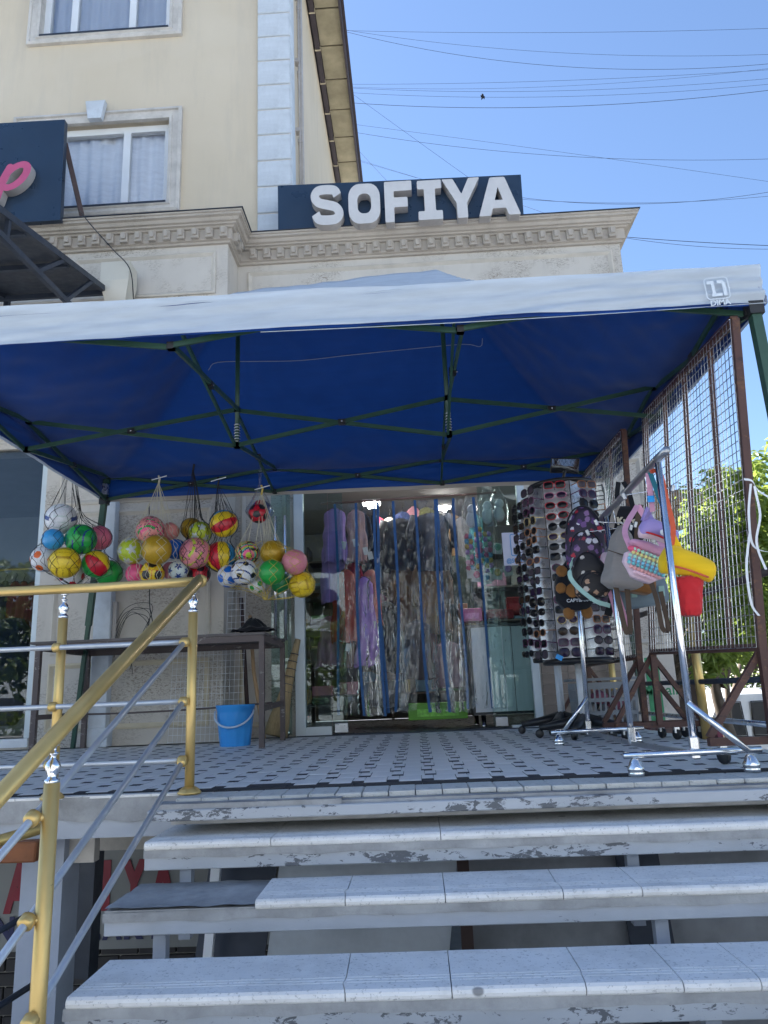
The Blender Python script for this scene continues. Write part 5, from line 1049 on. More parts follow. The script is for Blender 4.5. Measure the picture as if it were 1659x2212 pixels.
def pat(style):
    k = style[0]; c = style[1:]
    if k == 'plain': return list(c), lambda d: 0
    if k == 'soccer': return list(c), lambda d: 1 if pent(d) else (2 if len(c) > 2 and seam(d) else 0)
    if k == 'panels': return list(c), lambda d: 1 if seam(d, .016) else 0
    if k == 'dots': return list(c), lambda d: 1 if pent(d, .957) else 0
    if k == 'beach': return list(c), lambda d: int((math.atan2(d.y, d.x)/(2*math.pi)+.5)*len(c)*2) % len(c) if abs(d.z) < .975 else 0
    if k == 'star': return list(c), lambda d: (1 if star(d) < -.035 else (2 if star(d) < .0 else 0)) if len(c) == 3 else (1 if star(d) < 0 else 0)
    if k == 'stripestar':
        def f(d):
            s_ = star(d, .46)
            if -.03 < s_ < .012: return 3
            if s_ <= -.03: return 0
            return (0, 1, 2, 1)[int((d.x+d.y*.6+d.z*.5)*7) % 4]
        return list(c), f
    if k == 'mosaic': return list(c), lambda d: 0 if (seam(d, .02) or abs(d.z) < .05) else 1+int((d.x*3+d.y*5+d.z*4+20)*1.6) % (len(c)-1)
    if k == 'band': return list(c), lambda d: 1 if abs(d.z-.15) < .10 and d.x < .2 else (2 if abs(d.z-.15) < .13 and d.x >= .2 and d.x < .75 else (3 if len(c) > 3 and seam(d, .01) else 0))
    if k == 'swirl': return list(c), lambda d: 1 if abs(math.sin(3*math.atan2(d.y, d.x)+4*d.z)) < .28 and abs(d.z) > .12 else (2 if pent(d, .975) else 0)
BALLMESH = {}
def ball_mesh(style, q):
    cols, fn = pat(style); bm = bmesh.new(); bmesh.ops.create_icosphere(bm, subdivisions=5, radius=1); me = bpy.data.meshes.new('ball'); 
    for f in bm.faces: d = q @ f.calc_center_median().normalized(); f.material_index = fn(d); f.smooth = True
    bm.to_mesh(me); bm.free()
    for c in cols: me.materials.append(MATS['ball_'+c])
    return me
NETS = [
 ('black cord net of nine balls hanging furthest left under the tent', (155, 1002), 6.25, 'black_cord', [
  ('white volleyball with brown band and navy star patch at the top of the left net', 308, 438, 77, -.05, ('band', 'white', 'brown', 'navy', 'pale')),
  ('small shiny blue ball in the left net', 278, 545, 53, -.16, ('plain', 'sky')), ('green ball with dark blue streak in the left net', 405, 540, 77, -.12, ('swirl', 'green', 'navy', 'deepgreen')),
  ('pink ball at the right of the left net', 490, 530, 62, .08, ('plain', 'pink')), ('white ball with orange spots in the left net', 222, 640, 66, -.02, ('dots', 'white', 'orange')),
  ('yellow football in the left net', 342, 665, 77, -.16, ('panels', 'yellow', 'gold')), ('yellow green and red wedge ball in the left net', 480, 665, 68, -.04, ('beach', 'yellow', 'green', 'red')),
  ('plain green ball at the right bottom of the left net', 532, 705, 67, .12, ('plain', 'green')), ('white ball with red spots at the bottom of the left net', 360, 722, 62, .12, ('dots', 'white', 'red'))]),
 ('pale cord net of balls second from the left', (343, 1042), 6.3, 'pale_cord', [
  ('pink and green striped star ball on top of the second net', 760, 498, 72, -.04, ('stripestar', 'salmon', 'hot', 'green', 'black')), ('salmon ball behind the striped ball in the second net', 850, 498, 46, .08, ('plain', 'salmon')),
  ('clear lime star ball at the left of the second net', 665, 602, 66, 0, ('star', 'lime', 'pale')), ('large gold ball in the middle of the second net', 795, 597, 74, -.15, ('plain', 'gold')),
  ('plain blue ball at the right of the second net', 882, 590, 52, .05, ('plain', 'blue')), ('plain red ball at the bottom left of the second net', 680, 712, 53, .02, ('plain', 'hot')),
  ('yellow and black football at the bottom of the second net', 758, 708, 62, -.1, ('soccer', 'yellow', 'black', 'red')), ('rose ball at the bottom right of the second net', 845, 692, 44, .03, ('plain', 'rose')), ('white ball with dark stars beside the second net bottom', 903, 700, 48, .02, ('star', 'pale', 'navy'))]),
 ('dark cord net with golden ball, third from the left', (418, 1012), 6.45, 'black_cord', [
  ('dull gold ball in the dark net', 955, 482, 56, .05, ('plain', 'gold')), ('lime star ball in the dark net', 1012, 512, 56, 0, ('star', 'lime', 'pale')), ('pink striped star ball with black outlines in the dark net', 985, 612, 78, -.14, ('stripestar', 'rose', 'salmon', 'lime', 'black')), ('red and black football at the bottom of the dark net', 995, 712, 55, -.02, ('soccer', 'red', 'black'))]),
 ('dark cord net of two beach balls, fourth from the left', (472, 1046), 6.4, 'black_cord', [
  ('beach ball with red and yellow wedges on top of the fourth net', 1125, 462, 70, -.06, ('beach', 'red', 'yellow', 'sky', 'yellow')), ('beach ball with yellow and blue wedges below in the fourth net', 1110, 627, 77, -.02, ('beach', 'yellow', 'sky', 'yellow', 'red'))]),
 ('yellow cord net of balls beside the shop door', (566, 1064), 6.35, 'yellow_cord', [
  ('black outlined pink and yellow mosaic ball in the door net', 1243, 608, 62, -.02, ('mosaic', 'black', 'hot', 'lime', 'teal')), ('shiny gold ball in the door net', 1370, 608, 63, -.02, ('plain', 'gold')), ('plain pink ball at the right of the door net', 1480, 655, 64, -.1, ('plain', 'rose')),
  ('blue and white football at the left of the door net', 1150, 725, 58, 0, ('soccer', 'white', 'blue')), ('white football with navy curls in the door net', 1228, 705, 66, -.13, ('swirl', 'white', 'navy', 'black')), ('bright green ball in the door net', 1370, 710, 64, -.12, ('plain', 'green')),
  ('dark green ball behind the bright green one in the door net', 1408, 758, 52, .06, ('plain', 'deepgreen')), ('white and green ball at the bottom of the door net', 1290, 765, 46, 0, ('dots', 'white', 'green')), ('yellow ball at the lowest right corner of the door net', 1514, 765, 66, -.03, ('panels', 'yellow', 'gold'))])]
mat('black_cord', (.02, .02, .022), .8); mat('pale_cord', (.62, .58, .44), .8); mat('yellow_cord', (.62, .46, .10), .8)
for ni, (lab, tp, Y, cord, balls) in enumerate(NETS):
    BS = []
    for (bl, cx_, cy_, r_, dy, st_) in balls:
        y = Y+dy; c = atY(.43*cx_, 932.6+.43*cy_, y); rad = .43*r_*(c-CAM).dot(F_)/FPX; BS.append([c, rad, bl, st_])
    for it in range(60):                                    # push overlapping balls apart in depth
        for i in range(len(BS)):
            for j in range(i):
                a, b = BS[i], BS[j]; d = a[0]-b[0]; mn = (a[1]+b[1])*.985
                if d.length < mn:
                    lat = math.hypot(d.x, d.z); need = math.sqrt(max(0, mn*mn-lat*lat)); s_ = 1 if d.y >= 0 else -1; ex = (need-abs(d.y))/2*s_*.5; a[0].y += ex; b[0].y -= ex
    for c, rad, bl, st_ in BS:
        q = Matrix.Rotation(random.uniform(0, 6), 3, 'X') @ Matrix.Rotation(random.uniform(0, 6), 3, 'Z')
        if st_[0] == 'band': q = Matrix.Rotation(-.45, 3, 'Y') @ Matrix.Rotation(1.2, 3, 'Z')
        me = ball_mesh(st_, q); o = put('ball', me, None, c); o.scale = (rad,)*3; tag(o, bl, 'ball', 'balls in hanging nets')
    # net: surface wrapped round the balls, diamonds of cord, gathered at the top
    ax = sum((b[0] for b in BS), Vector())/len(BS); zt = max(b[0].z+b[1] for b in BS)+.01; zb = min(b[0].z-b[1] for b in BS)-.012; T = atY(tp[0], tp[1], Y); T.y = ax.y*.6+Y*.4
    NA, NZ = 40, 24; rr_ = [[0]*NA for _ in range(NZ+1)]
    for j in range(NZ+1):
        z = zt+(zb-zt)*j/NZ
        for i in range(NA):
            a = 2*math.pi*i/NA; u = Vector((math.cos(a), math.sin(a), 0)); best = .02
            for c, rad, *_ in BS:
                R2 = rad+.006; dz = z-c.z
                if abs(dz) > R2: continue
                rxy = math.sqrt(R2*R2-dz*dz); w_ = Vector((c.x-ax.x, c.y-ax.y, 0)); b_ = w_.dot(u); disc = b_*b_-(w_.length_squared-rxy*rxy)
                if disc > 0: best = max(best, b_+math.sqrt(disc))
            rr_[j][i] = best
    for it in range(3):                                     # cords stay taut: fill hollows
        for j in range(NZ+1):
            row = rr_[j][:]
            for i in range(NA): rr_[j][i] = max(row[i], (row[i-1]+row[(i+1) % NA])/2*.992, (row[i-2]+row[(i+2) % NA])/2*.985)
        for i in range(NA):
            colm = [rr_[j][i] for j in range(NZ+1)]
            for j in range(1, NZ): rr_[j][i] = max(colm[j], (colm[j-1]+colm[j+1])/2*.995)
    def surf(a, v):
        v = min(max(v, 0), 1)*NZ; j = min(int(v), NZ-1); fv = v-j; aa = (a/(2*math.pi) % 1)*NA; i = int(aa) % NA; fa = aa-int(aa)
        g_ = lambda jj: rr_[jj][i]*(1-fa)+rr_[jj][(i+1) % NA]*fa
        r0 = g_(j)*(1-fv)+g_(j+1)*fv; return Vector((ax.x+math.cos(a)*r0, ax.y+math.sin(a)*r0, zt+(zb-zt)*v/NZ))
    nt_ = thing('ball_net', lab, 'net', T, 'ball nets hanging under the tent'); m_ = MB(); ND = 11 if len(BS) > 3 else 9; lv = 7; cr_ = .0021
    for k in range(ND):
        for s_ in (1, -1):
            pts = []
            for q in range(lv*4+1): v = q/(lv*4); ph = v*lv; tri = abs((ph % 2)-1); pts.append(surf(2*math.pi*(k+s_*.25*(1-2*tri)+.25*(1-s_)*0)/ND+math.pi/ND*.0, .06+.94*v))
            m_.tube(pts, cr_, 4, 0, False)
    m_.build('net_mesh', cord, nt_); m_ = MB()
    for k in range(ND):
        e = surf(2*math.pi*(k+.25)/ND, .06); e2 = surf(2*math.pi*(k-.25)/ND, .06); mid = T.lerp((e+e2)/2, .55)+Vector((random.uniform(-.01, .01),)*3); m_.tube([T, mid, e], cr_*1.1, 4, 0, False); m_.tube([mid, e2], cr_, 4, 0, False)
    m_.build('gathered_cords', 'black_cord' if cord == 'black_cord' else 'pale_cord', nt_); MB().tube([T+Vector((0, 0, -.03)), T+Vector((.01, 0, .03)), T+Vector((.0, -.01, .06))], .009, 6).build('knot', cord, nt_)
    if ni != 2: MB().bar(T+Vector((-.06, -.01, .02)), T+Vector((.08, -.02, .05)), .005, .007).build('hanging_clip', 'white_pvc', nt_)
# small footballs in a clear bag above the door
c1, c2 = atY(.43*1298, 932.6+.43*410, 6.35), atY(.43*1312, 932.6+.43*390, 6.50)
for c, s_, l_ in ((c1, ('soccer', 'red', 'black', 'brown'), 'small red and black football in a clear plastic bag above the door'), (c2, ('beach', 'blue', 'red', 'navy'), 'small blue and red ball behind the red football in the plastic bag')):
    o = put('ball', ball_mesh(s_, Matrix.Rotation(.7, 3, 'X')), None, c); o.scale = (.088,)*3; tag(o, l_, 'ball')
m_glass('clear_film', (.95, .96, .97), .4, .15, .6, .05); cm_ = (c1+c2)/2; tp = atY(562, 1000, 6.4)
pb = MB().grid(lambda u, v: cm_.lerp(tp, max(0, (v-.35)/.65))+Vector((math.cos(u*6.283), math.sin(u*6.283)*1.1, 0))*(.125*math.sin(math.pi*min(v, .35)/.35*.5+.0)*(1 if v < .35 else max(.10, 1-(v-.35)*2.6))*(1+.12*noise.noise((math.cos(u*6.28)*3, math.sin(u*6.28)*3, v*5))))+Vector((0, 0, -.115+.115*min(1, v/.35))), 36, 24).build('clear_plastic_bag', 'clear_film', None); tag(pb, 'clear plastic bag tied to the tent frame holding two small balls', 'plastic bag')

# ------------------------------------------------------------------ strip curtain in the doorway
cu = thing('strip_curtain', 'clear plastic strip curtain with blue edges in the shop doorway', 'curtain', (0, 7.75, 0)); m_cloth('edge_blue', (.06, .145, .33)); mat('rod_brown', (.25, .15, .12), .5)
MB().tube([(-.95, 7.74, 2.40), (.95, 7.74, 2.43)], .012, 8).build('curtain_rod', 'rod_brown', cu)
cxs_ = [-.80, -.585, -.37, -.155, .06, .275, .49, .705]
for i, x0 in enumerate(cxs_):
    gap = (.0, .03, .05, -.07, .06, .02, 0, .05)[i]; wd = .235; ph = i*1.7
    def sp(u, v):
        z = 2.39-(2.21+.02*math.sin(ph))*v; b = v*v; amp = .006+.045*v; x = x0+wd*u*(1-.10*b)+gap*b+.014*math.sin(v*5+ph); return Vector((x, 7.75+amp*math.sin(u*6.3+v*3.2+ph)*(.6+.4*math.sin(ph))+.03*b*math.sin(ph*2)+.010*noise.noise((u*4+ph, v*13, i)), z+.006*math.sin(u*9+ph)*v))
    s_ = MB().grid(sp, 22, 64).build('plastic_strip', 'strip_pvc', cu)
    for e, du in ((0.0, .0), (1.0, .0)):
        if e == 1.0 and i not in (1, 4): continue
        C_ = [sp(e, j/40)+Vector((0, -.012, 0)) for j in range(41)]; ribbon(C_, .027, (1, 0, 0), .003, 1).build('blue_edge', 'edge_blue', s_)
# ------------------------------------------------------------------ inside the shop
mat('lamp_white', (.9, .9, .9), .5)
def m_emit(n, c, s_):
    m = newmat(n); t = NT(m); t.b.inputs['Base Color'].default_value = (*c, 1); t.b.inputs['Emission Color'].default_value = (*c, 1); t.b.inputs['Emission Strength'].default_value = s_; return m
m_emit('lamp_lit', (1, .97, .93), 24)
for k, (x, y, z) in enumerate(((-.45, 8.7, 2.62), (.45, 9.6, 2.75), (.62, 8.3, 2.78), (.55, 10.6, 2.2))):
    t = thing('ceiling_lamp', ['lit square lamp seen high behind the left strips', 'lit lamp at the back of the shop ceiling', 'lit lamp close above the curtain rod on the right', 'lit lamp low at the back of the shop'][k], 'lamp', (x, y, z), 'lit shop lamps'); MB().span((x-.11, y-.11, z), (x+.11, y+.11, z+.03)).build('housing', 'lamp_white', t); MB().span((x-.05, y-.112, z-.035), (x+.05, y+.09, z-.001)).build('diffuser', 'lamp_lit', t)
def garment(name, lab, cat, px, py, Y, w_, h_, col, sleeve=False, seed=0, bottom=1.15, group='garments hanging in the shop', depth=.07):
    c = atY(px, py, Y); mn = 'garment_%s_%d' % (name, seed); m_cloth(mn, col, 0, (1, 1, 1), 120)
    t = thing(name, lab, cat, c, group); m_ = MB(); n = 44
    def fn(u, v):
        a = u*2*math.pi; sh = (.22+.66*min(1, v/.09)**.8) if v < .09 else .88+(bottom-.88)*(v-.09); ca, sa = math.cos(a), math.sin(a); fo = 1+.42*math.sin(a*6+seed+v*1.5)*v+.35*noise.noise((ca*2+seed, sa*2, v*3))*min(1, v*4)
        sk = .05*noise.noise((v*2.2, seed*3.1, 1))*v*4*w_; hem = .07*noise.noise((ca*1.6+seed, sa*1.6, 7))*v
        return c+Vector((ca*w_/2*sh*(1+.10*math.sin(a*5+seed)*v+.16*noise.noise((v*5, seed, ca*1.5)))+sk, math.copysign(abs(sa)**.8, sa)*depth*fo*sh*(.6+.8*v), -h_*v*(1+hem)))
    m_.grid(fn, n, 22); m_.build('body', mn, t)
    if sleeve:
        for s_ in (-1, 1): MB().tube([c+Vector((s_*w_*.42, 0, -.05*h_)), c+Vector((s_*w_*.56, -.03, -.3*h_)), c+Vector((s_*w_*.55, -.05, -.62*h_))], [.05, .045, .04], 10).build('sleeve', mn, t)
    MB().tube([c+Vector((0, 0, -.01)), c+Vector((0, 0, .04)), c+Vector((.02, 0, .065)), c+Vector((.0, 0, .085))], .003, 6).build('hanger_hook', 'black_plastic', t); MB().tube([c+Vector((-w_*.3, -.01, -.03)), c+Vector((0, -.01, 0)), c+Vector((w_*.3, -.01, -.03))], .004, 6).build('hanger', 'black_plastic', t)
    return t, c
G = [('blouse', 'lilac top on a hanger at the upper left of the doorway', 722, 1098, 8.0, .26, .62, (.42, .27, .62), 0), ('blouse', 'lilac dress hanging below the lilac top', 718, 1195, 8.05, .28, .55, (.40, .25, .58), 0), ('trousers', 'dusty pink trousers on a hanger beside the lilac top', 768, 1100, 8.1, .22, .62, (.44, .28, .27), 0), ('jacket', 'black coat behind the dusty pink trousers', 782, 1110, 8.35, .30, .85, (.02, .02, .03), 1), ('skirt', 'dark red skirt under the dusty pink trousers', 760, 1215, 8.12, .24, .55, (.28, .012, .03), 0), ('dress', 'coral dress with white tags in the left doorway', 748, 1228, 7.98, .20, .80, (.55, .12, .09), 0), ('dress', 'rust red dress next to the coral one', 735, 1240, 8.02, .18, .75, (.45, .06, .05), 0), ('dress', 'long lilac dress in front of the red ones', 786, 1245, 7.96, .20, .95, (.46, .25, .66), 0), ('blouse', 'coral blouse hanging behind the lilac dress', 800, 1230, 8.15, .2, .6, (.62, .20, .16), 0), ('skirt', 'pale mauve skirt low at the left of the doorway', 712, 1330, 8.08, .24, .55, (.42, .22, .32), 0), ('skirt', 'brown skirt low in the left doorway', 745, 1350, 8.14, .2, .45, (.16, .06, .05), 0)]
G += [('jacket', 'charcoal jacket high in the middle of the shop', 862, 1120, 8.6, .42, .62, (.06, .062, .07), 1), ('jacket', 'navy jacket right of the charcoal one', 930, 1108, 8.5, .46, .7, (.03, .035, .05), 1), ('jacket', 'grey jacket beside the dark coats in the shop', 822, 1150, 8.8, .36, .7, (.11, .105, .11), 1), ('coat', 'brown coat in the middle of the shop', 880, 1225, 8.55, .34, .75, (.17, .10, .055), 1), ('coat', 'tan patterned coat right of the middle of the shop', 930, 1215, 8.5, .36, .8, (.26, .17, .10), 1), ('coat', 'dark green jacket behind the right strips', 985, 1200, 8.7, .34, .75, (.05, .07, .05), 1), ('dress', 'black dress low in the middle of the shop', 835, 1300, 8.45, .30, .8, (.025, .025, .03), 0), ('dress', 'grey sheet wrapped dress low in the shop', 900, 1340, 8.4, .30, .65, (.10, .09, .10), 0), ('dress', 'pink grey dress low beside the counter', 965, 1385, 8.35, .30, .5, (.30, .20, .22), 0), ('scarf', 'turquoise scarf hanging at the counter corner', 1020, 1385, 8.1, .10, .62, (.06, .28, .38), 0)]
for k, (nm, lab, px, py, Y, w_, h_, col, sl) in enumerate(G): garment(nm, lab, nm, px, py, Y, w_, h_, col, bool(sl), k, 1.3 if nm in ('dress', 'skirt') else 1.1)
rg = random.Random(8); CN = [('crimson', (.45, .03, .06)), ('cream', (.60, .55, .45)), ('navy', (.04, .06, .16)), ('rose', (.60, .28, .32)), ('olive', (.20, .20, .08)), ('white', (.65, .65, .66)), ('camel', (.42, .27, .14)), ('grey', (.25, .25, .27)), ('turquoise', (.08, .35, .40)), ('plum', (.22, .06, .18))]
for k in range(18):
    cn, cc = CN[k % 10]; row = k // 9; px = 818+(k % 9)*26+rg.uniform(-6, 6); garment('hanging_garment', '%s garment in the %s row of the inner shop rail, %s from the left' % (cn, ('upper', 'lower')[row], ORD[k % 9]), 'garment', px, (1105, 1290)[row]+rg.uniform(-12, 12), 9.0+rg.uniform(-.12, .12), rg.uniform(.16, .26), rg.uniform(.6, .85), cc, False, 60+k, 1.25)
mat('paper_tag', (.7, .7, .68), .7)
for k, (px, py) in enumerate(((742, 1178), (768, 1172), (738, 1378), (760, 1372), (752, 1398), (790, 1190), (806, 1350), (800, 1200))): q = atY(px, py, 7.92); o = MB().box(q, (.055, .003, .085), Matrix.Rotation(.2*(-1)**k, 3, 'Y')).build('price_label', 'paper_tag', None); tag(o, 'white paper price label on the hanging clothes, %s from the upper left' % ORD[k], 'price label', 'white price labels on the clothes')
# counter, boxes, toys, poster
ct = thing('shop_counter', 'white shop counter with dark top and chrome legs right of the doorway', 'counter', (1.2, 8.2, 0)); mat('counter_white', (.74, .76, .80), .35, 0, .04, 2)
cA = atY(1012, 1350, 7.85); cB = atY(1020, 1545, 7.85); mat('counter_dark', (.035, .035, .045), .4)
for i in range(3): MB().span((cA.x+.02+i*.42, 7.86, .15), (cA.x+.02+i*.42+.412, 7.88, cA.z-.03)).build('front_panel', 'counter_white', ct)
MB().span((cA.x-.01, 7.87, .15), (cA.x+.015, 8.5, cA.z-.02)).build('side_panel', 'counter_dark', ct); MB().span((cA.x, 7.89, .12), (cA.x+1.3, 8.5, .15)).build('bottom', 'counter_dark', ct); MB().span((cA.x-.03, 7.84, cA.z-.028), (cA.x+1.32, 8.52, cA.z)).build('counter_top', 'counter_dark', ct)
for x, y in ((.10, 7.95), (.06, 8.4), (.7, 7.95), (1.2, 7.95)): MB().lathe([(.03, 0), (.03, .02), (.024, .025), (.024, .12)], 14, (cA.x+x, y, 0)).build('leg', 'chrome', ct)
q = atY(1072, 1372, 7.858); MB().lathe([(.02, 0), (.024, .004), (.02, .008)], 16, q, 0, (0, -1, 0)).build('cable_cover', 'white_pvc', ct)
def boxt(nm, lab, px, py, Y, s_, col, cat='box', rot=0, group='goods on the shop shelves and counter'):
    c = atY(px, py, Y); mn = 'goods_%s_%d_%d' % (nm, px, py); mat(mn, col, .45, 0, .08, 9); t = thing(nm, lab, cat, c, group); MB().box(c, s_, Matrix.Rotation(rot, 3, 'Z'), 0, .006).build('carton', mn, t); m2 = mn+'l'; mat(m2, tuple(min(1, x*1.6+.05) for x in col), .45, 0, .3, 30)
    MB().box(c+Vector((0, -s_[1]/2-.002, -s_[2]*.08)), (s_[0]*.7, .003, s_[2]*.45)).build('printed_label', m2, t); return t
boxt('pink_box', 'pink box on the shop counter', 1018, 1330, 8.1, (.22, .2, .14), (.65, .10, .32)); boxt('red_box', 'red tray on the right of the counter', 1075, 1328, 8.15, (.32, .2, .10), (.42, .015, .03)); boxt('red_bag_box', 'tall red packet on the counter', 1110, 1310, 8.3, (.16, .1, .2), (.40, .02, .03)); boxt('orange_box', 'orange box at the left end of the counter', 1000, 1325, 8.4, (.1, .2, .2), (.40, .14, .03))
boxt('green_crate', 'bright green crate on the shop floor behind the strips', 945, 1535, 8.2, (.62, .35, .17), (.12, .38, .02), 'crate'); boxt('brown_carton', 'brown carton on the shop floor shelf', 880, 1440, 9.2, (.6, .4, .3), (.24, .10, .05), 'carton'); boxt('black_carton', 'black carton under the brown one', 830, 1500, 8.9, (.5, .4, .3), (.03, .03, .035), 'carton')
sh = thing('back_shelf', 'tall dark shelf unit along the back wall of the shop', 'shelf', (0, 11.4, 0)); mat('shelf_wood', (.10, .09, .085), .6)
for j in range(5): MB().span((-1.6, 11.1, .35+j*.5), (2.1, 11.55, .375+j*.5)).build('shelf_board', 'shelf_wood', sh)
for x in (-1.6, -.4, .8, 2.07): MB().span((x, 11.101, 0), (x+.03, 11.549, 2.6)).build('upright', 'shelf_wood', sh)
sl_ = thing('side_shelf', 'low shelf with folded goods behind the left glass pane', 'shelf', (-1.1, 8.8, 0))
for j in range(4): MB().span((-1.75, 8.3, .25+j*.42), (-.95, 9.2, .28+j*.42)).build('shelf_board', 'shelf_wood', sl_)
rnd_ = random.Random(5); kk = 0
for j in range(4):
    for i in range(4):
        col = rnd_.choice(((.35, .12, .05), (.10, .16, .22), (.30, .22, .34), (.35, .33, .3), (.08, .14, .09), (.4, .24, .08))); mn = 'fold_%d_%d' % (i, j); m_cloth(mn, col); h_ = rnd_.uniform(.07, .22); o = MB().box((-1.66+i*.19, 8.45, .28+j*.42+h_/2+.004), (.17, .25, h_), None, 0, .02).build('folded_stack', mn, None); tag(o, 'folded cloth pile on %s left shelf board from the floor, %s from the wall' % (ORD[j], ORD[i]), 'cloth pile', 'folded piles on the left shelf')
for j in range(4):
    for i in range(9):
        col = rnd_.choice(((.35, .1, .12), (.10, .2, .3), (.4, .35, .2), (.3, .3, .3), (.06, .06, .08), (.15, .3, .15), (.4, .2, .3))); mn = 'shoebox_%d_%d' % (i, j); mat(mn, col, .6); h_ = rnd_.uniform(.14, .34); o = MB().box((-1.4+i*.38, 11.25, .375+j*.5+h_/2+.003), (.30, .26, h_), None, 0, .006).build('shelf_box', mn, None); tag(o, 'box on the back shelf, board %s from the floor, place %s from the left' % (ORD[j], ORD[i]), 'box', 'boxes on the back shelf')
# toy cards and white plush in bags by the right pane
toyc = [(.6, .15, .25), (.15, .4, .6), (.65, .45, .12), (.5, .3, .6), (.3, .55, .4), (.75, .35, .5)]
for i, c_ in enumerate(toyc): mat('toy_%d' % i, c_, .35, 0, .2, 30)
for k, (px, py, n) in enumerate(((1012, 1165, 7), (1032, 1150, 8), (1052, 1160, 8))):
    t = thing('toy_card', 'hanging strip of colourful hair bands, %s from the left beside the counter' % ORD[k], 'toy card', atY(px, py, 7.95), 'strips of colourful hair bands'); q = atY(px, py, 7.95); MB().box(q+Vector((0, .012, -n*.03)), (.085, .004, n*.062)).build('backing_card', 'paper_tag', t)
    for i in range(n):
        for s_ in (-.02, .022): soft(q+Vector((s_, -.01, .03-i*.058)), .05, .05, .03, 0, None, None, i+k, .35, 2, 14, 8).build('hair_band', 'toy_%d' % ((i+k+(s_ > 0)) % 6), t)
mat('plush_white', (.66, .68, .72), .9, 0, .08, 12, .3, 80)
for k, (px, py) in enumerate(((1018, 1120), (1052, 1112), (1078, 1108))):
    q = atY(px, py, 8.0); t = thing('plush_toy', 'white plush toy in a clear bag, %s from the left behind the right pane' % ORD[k], 'plush toy', q, 'bagged white plush toys'); soft(q, .13, .20, .10, 0, lambda v: (math.sin(math.pi*(.06+.88*v)))**.6*(.7+.4*(1-v)), None, k, .1, 2).build('body', 'plush_white', t); soft(q+Vector((.01, -.01, .10)), .10, .10, .09, 0, None, None, k+4, .05, 2, 18, 12).build('head', 'plush_white', t)
    MB().grid(lambda u, v: q+Vector((math.cos(u*6.283)*.105*(1-.8*max(0, v-.6)/.4), math.sin(u*6.283)*.085*(1-.8*max(0, v-.6)/.4), -.13+.42*v+.012*noise.noise((u*9, v*6, k)))), 24, 12).build('clear_bag', 'clear_film', t)
for k, (px, py) in enumerate(((1030, 1245), (1050, 1250), (1075, 1240), (1098, 1232), (1075, 1185))): q = atY(px, py, 7.9); t = thing('cartoon_card', 'small pale toy packet on the right pane, %s in its row' % ORD[k], 'toy packet', q, 'small toy packets on the pane'); MB().box(q, (.10, .004, .12), Matrix.Rotation(.15*(-1)**k, 3, 'Y'), 0, .001).build('backing_card', 'paper_tag', t); soft(q+Vector((0, -.02, .015)), .07, .075, .03, 0, None, None, k, .2, 2, 16, 10).build('blister', 'toy_%d' % (k % 6), t)
# poster on the pane: pale sheet with the shop's handle, its code left out
po = thing('shop_poster', 'pale paper notice with blue handle text on the right pane', 'poster', atY(1125, 1185, 7.5)); a, b = atY(1089, 1222, 7.49), atY(1172, 1147, 7.49); mat('poster_paper', (.66, .66, .78), .6, 0, .03, 3); mat('poster_blue', (.10, .33, .66), .5)
MB().span((a.x, 7.49, a.z), (b.x, 7.494, b.z)).build('paper', 'poster_paper', po)
me = setmat(text_mesh('@SOFIYA_KIDS', .062, .002, .0012), 'poster_blue'); xs = [v.co.x for v in me.vertices]; s_ = (b.x-a.x)*.86/(max(xs)-min(xs))
for v in me.vertices: v.co.x *= s_
put('handle_text', me, po, ((a.x+b.x)/2, 7.4875, a.z+.045), STAND)
me = setmat(outline_mesh([rrect(-.13, .13, -.115, .115, .02), rrect(-.122, .122, -.107, .107, .015)[::-1]], .001), 'poster_blue'); put('printed_border', me, po, ((a.x+b.x)/2, 7.4885, a.z+.21), STAND)
# neighbour's clothes behind the left window
for k, (px, col) in enumerate(((12, (.05, .05, .07)), (34, (.20, .05, .045)), (52, (.24, .07, .055)), (72, (.18, .04, .04)), (90, (.22, .05, .05)), (-10, (.12, .04, .05)))): garment('robe', 'dark red robe behind the left window, %s from the left' % ORD[(5 if px < 0 else k) if px >= 0 else 5], 'robe', px, 1255, 8.0, .20, 1.0, col, False, 40+k, 1.25, 'robes in the neighbouring window')
o = MB().tube([atY(-60, 1240, 8.0), atY(20, 1230, 8.0), atY(110, 1228, 8.0)], .012, 8).build('clothes_rail', 'gold_paint_tube', None); tag(o, 'curved brass clothes rail behind the left window', 'clothes rail')
o = thing('dark_curtain_roll', 'dark blue bundle low behind the left window', 'bundle', (-4.4, 7.8, 0)); clothm('navy_cloth', (.02, .03, .06)); soft(atY(20, 1450, 7.8), .5, 1.1, .3, 0, None, None, 4, .1, 3).build('cloth_roll', 'navy_cloth', o)
# ------------------------------------------------------------------ beyond the terrace: kiosk, trees, van
mat('kiosk_wood', (.30, .19, .12), .8, 0, .2, 4); mat('kiosk_dark', (.05, .035, .03), .8); mat('maroon_metal', (.16, .012, .03), .45, 0, .12, 3, dirt=.2)
ks = thing('kiosk', 'low brown wooden kiosk behind the trees on the right', 'kiosk', (5, 12, GZ)); MB().span((3.5, 11.6, GZ), (4.28, 13.5, 2.55)).build('wall', 'kiosk_dark', ks)
for j in range(3): MB().span((3.3, 11.2, 2.62+j*.19), (4.95, 11.26+.02*j, 2.80+j*.19)).build('fascia_board', 'kiosk_wood', ks)
MB().span((3.3, 11.25, 3.19), (4.95, 13.8, 3.26)).build('roof', 'kiosk_wood', ks)
m_leaf('leaf_bright', (.10, .17, .03), (.22, .29, .075), .5); m_leaf('leaf_deep', (.035, .075, .016), (.08, .13, .03), .35); mat('bark', (.13, .10, .075), .9, 0, .3, 8, .8, 40)
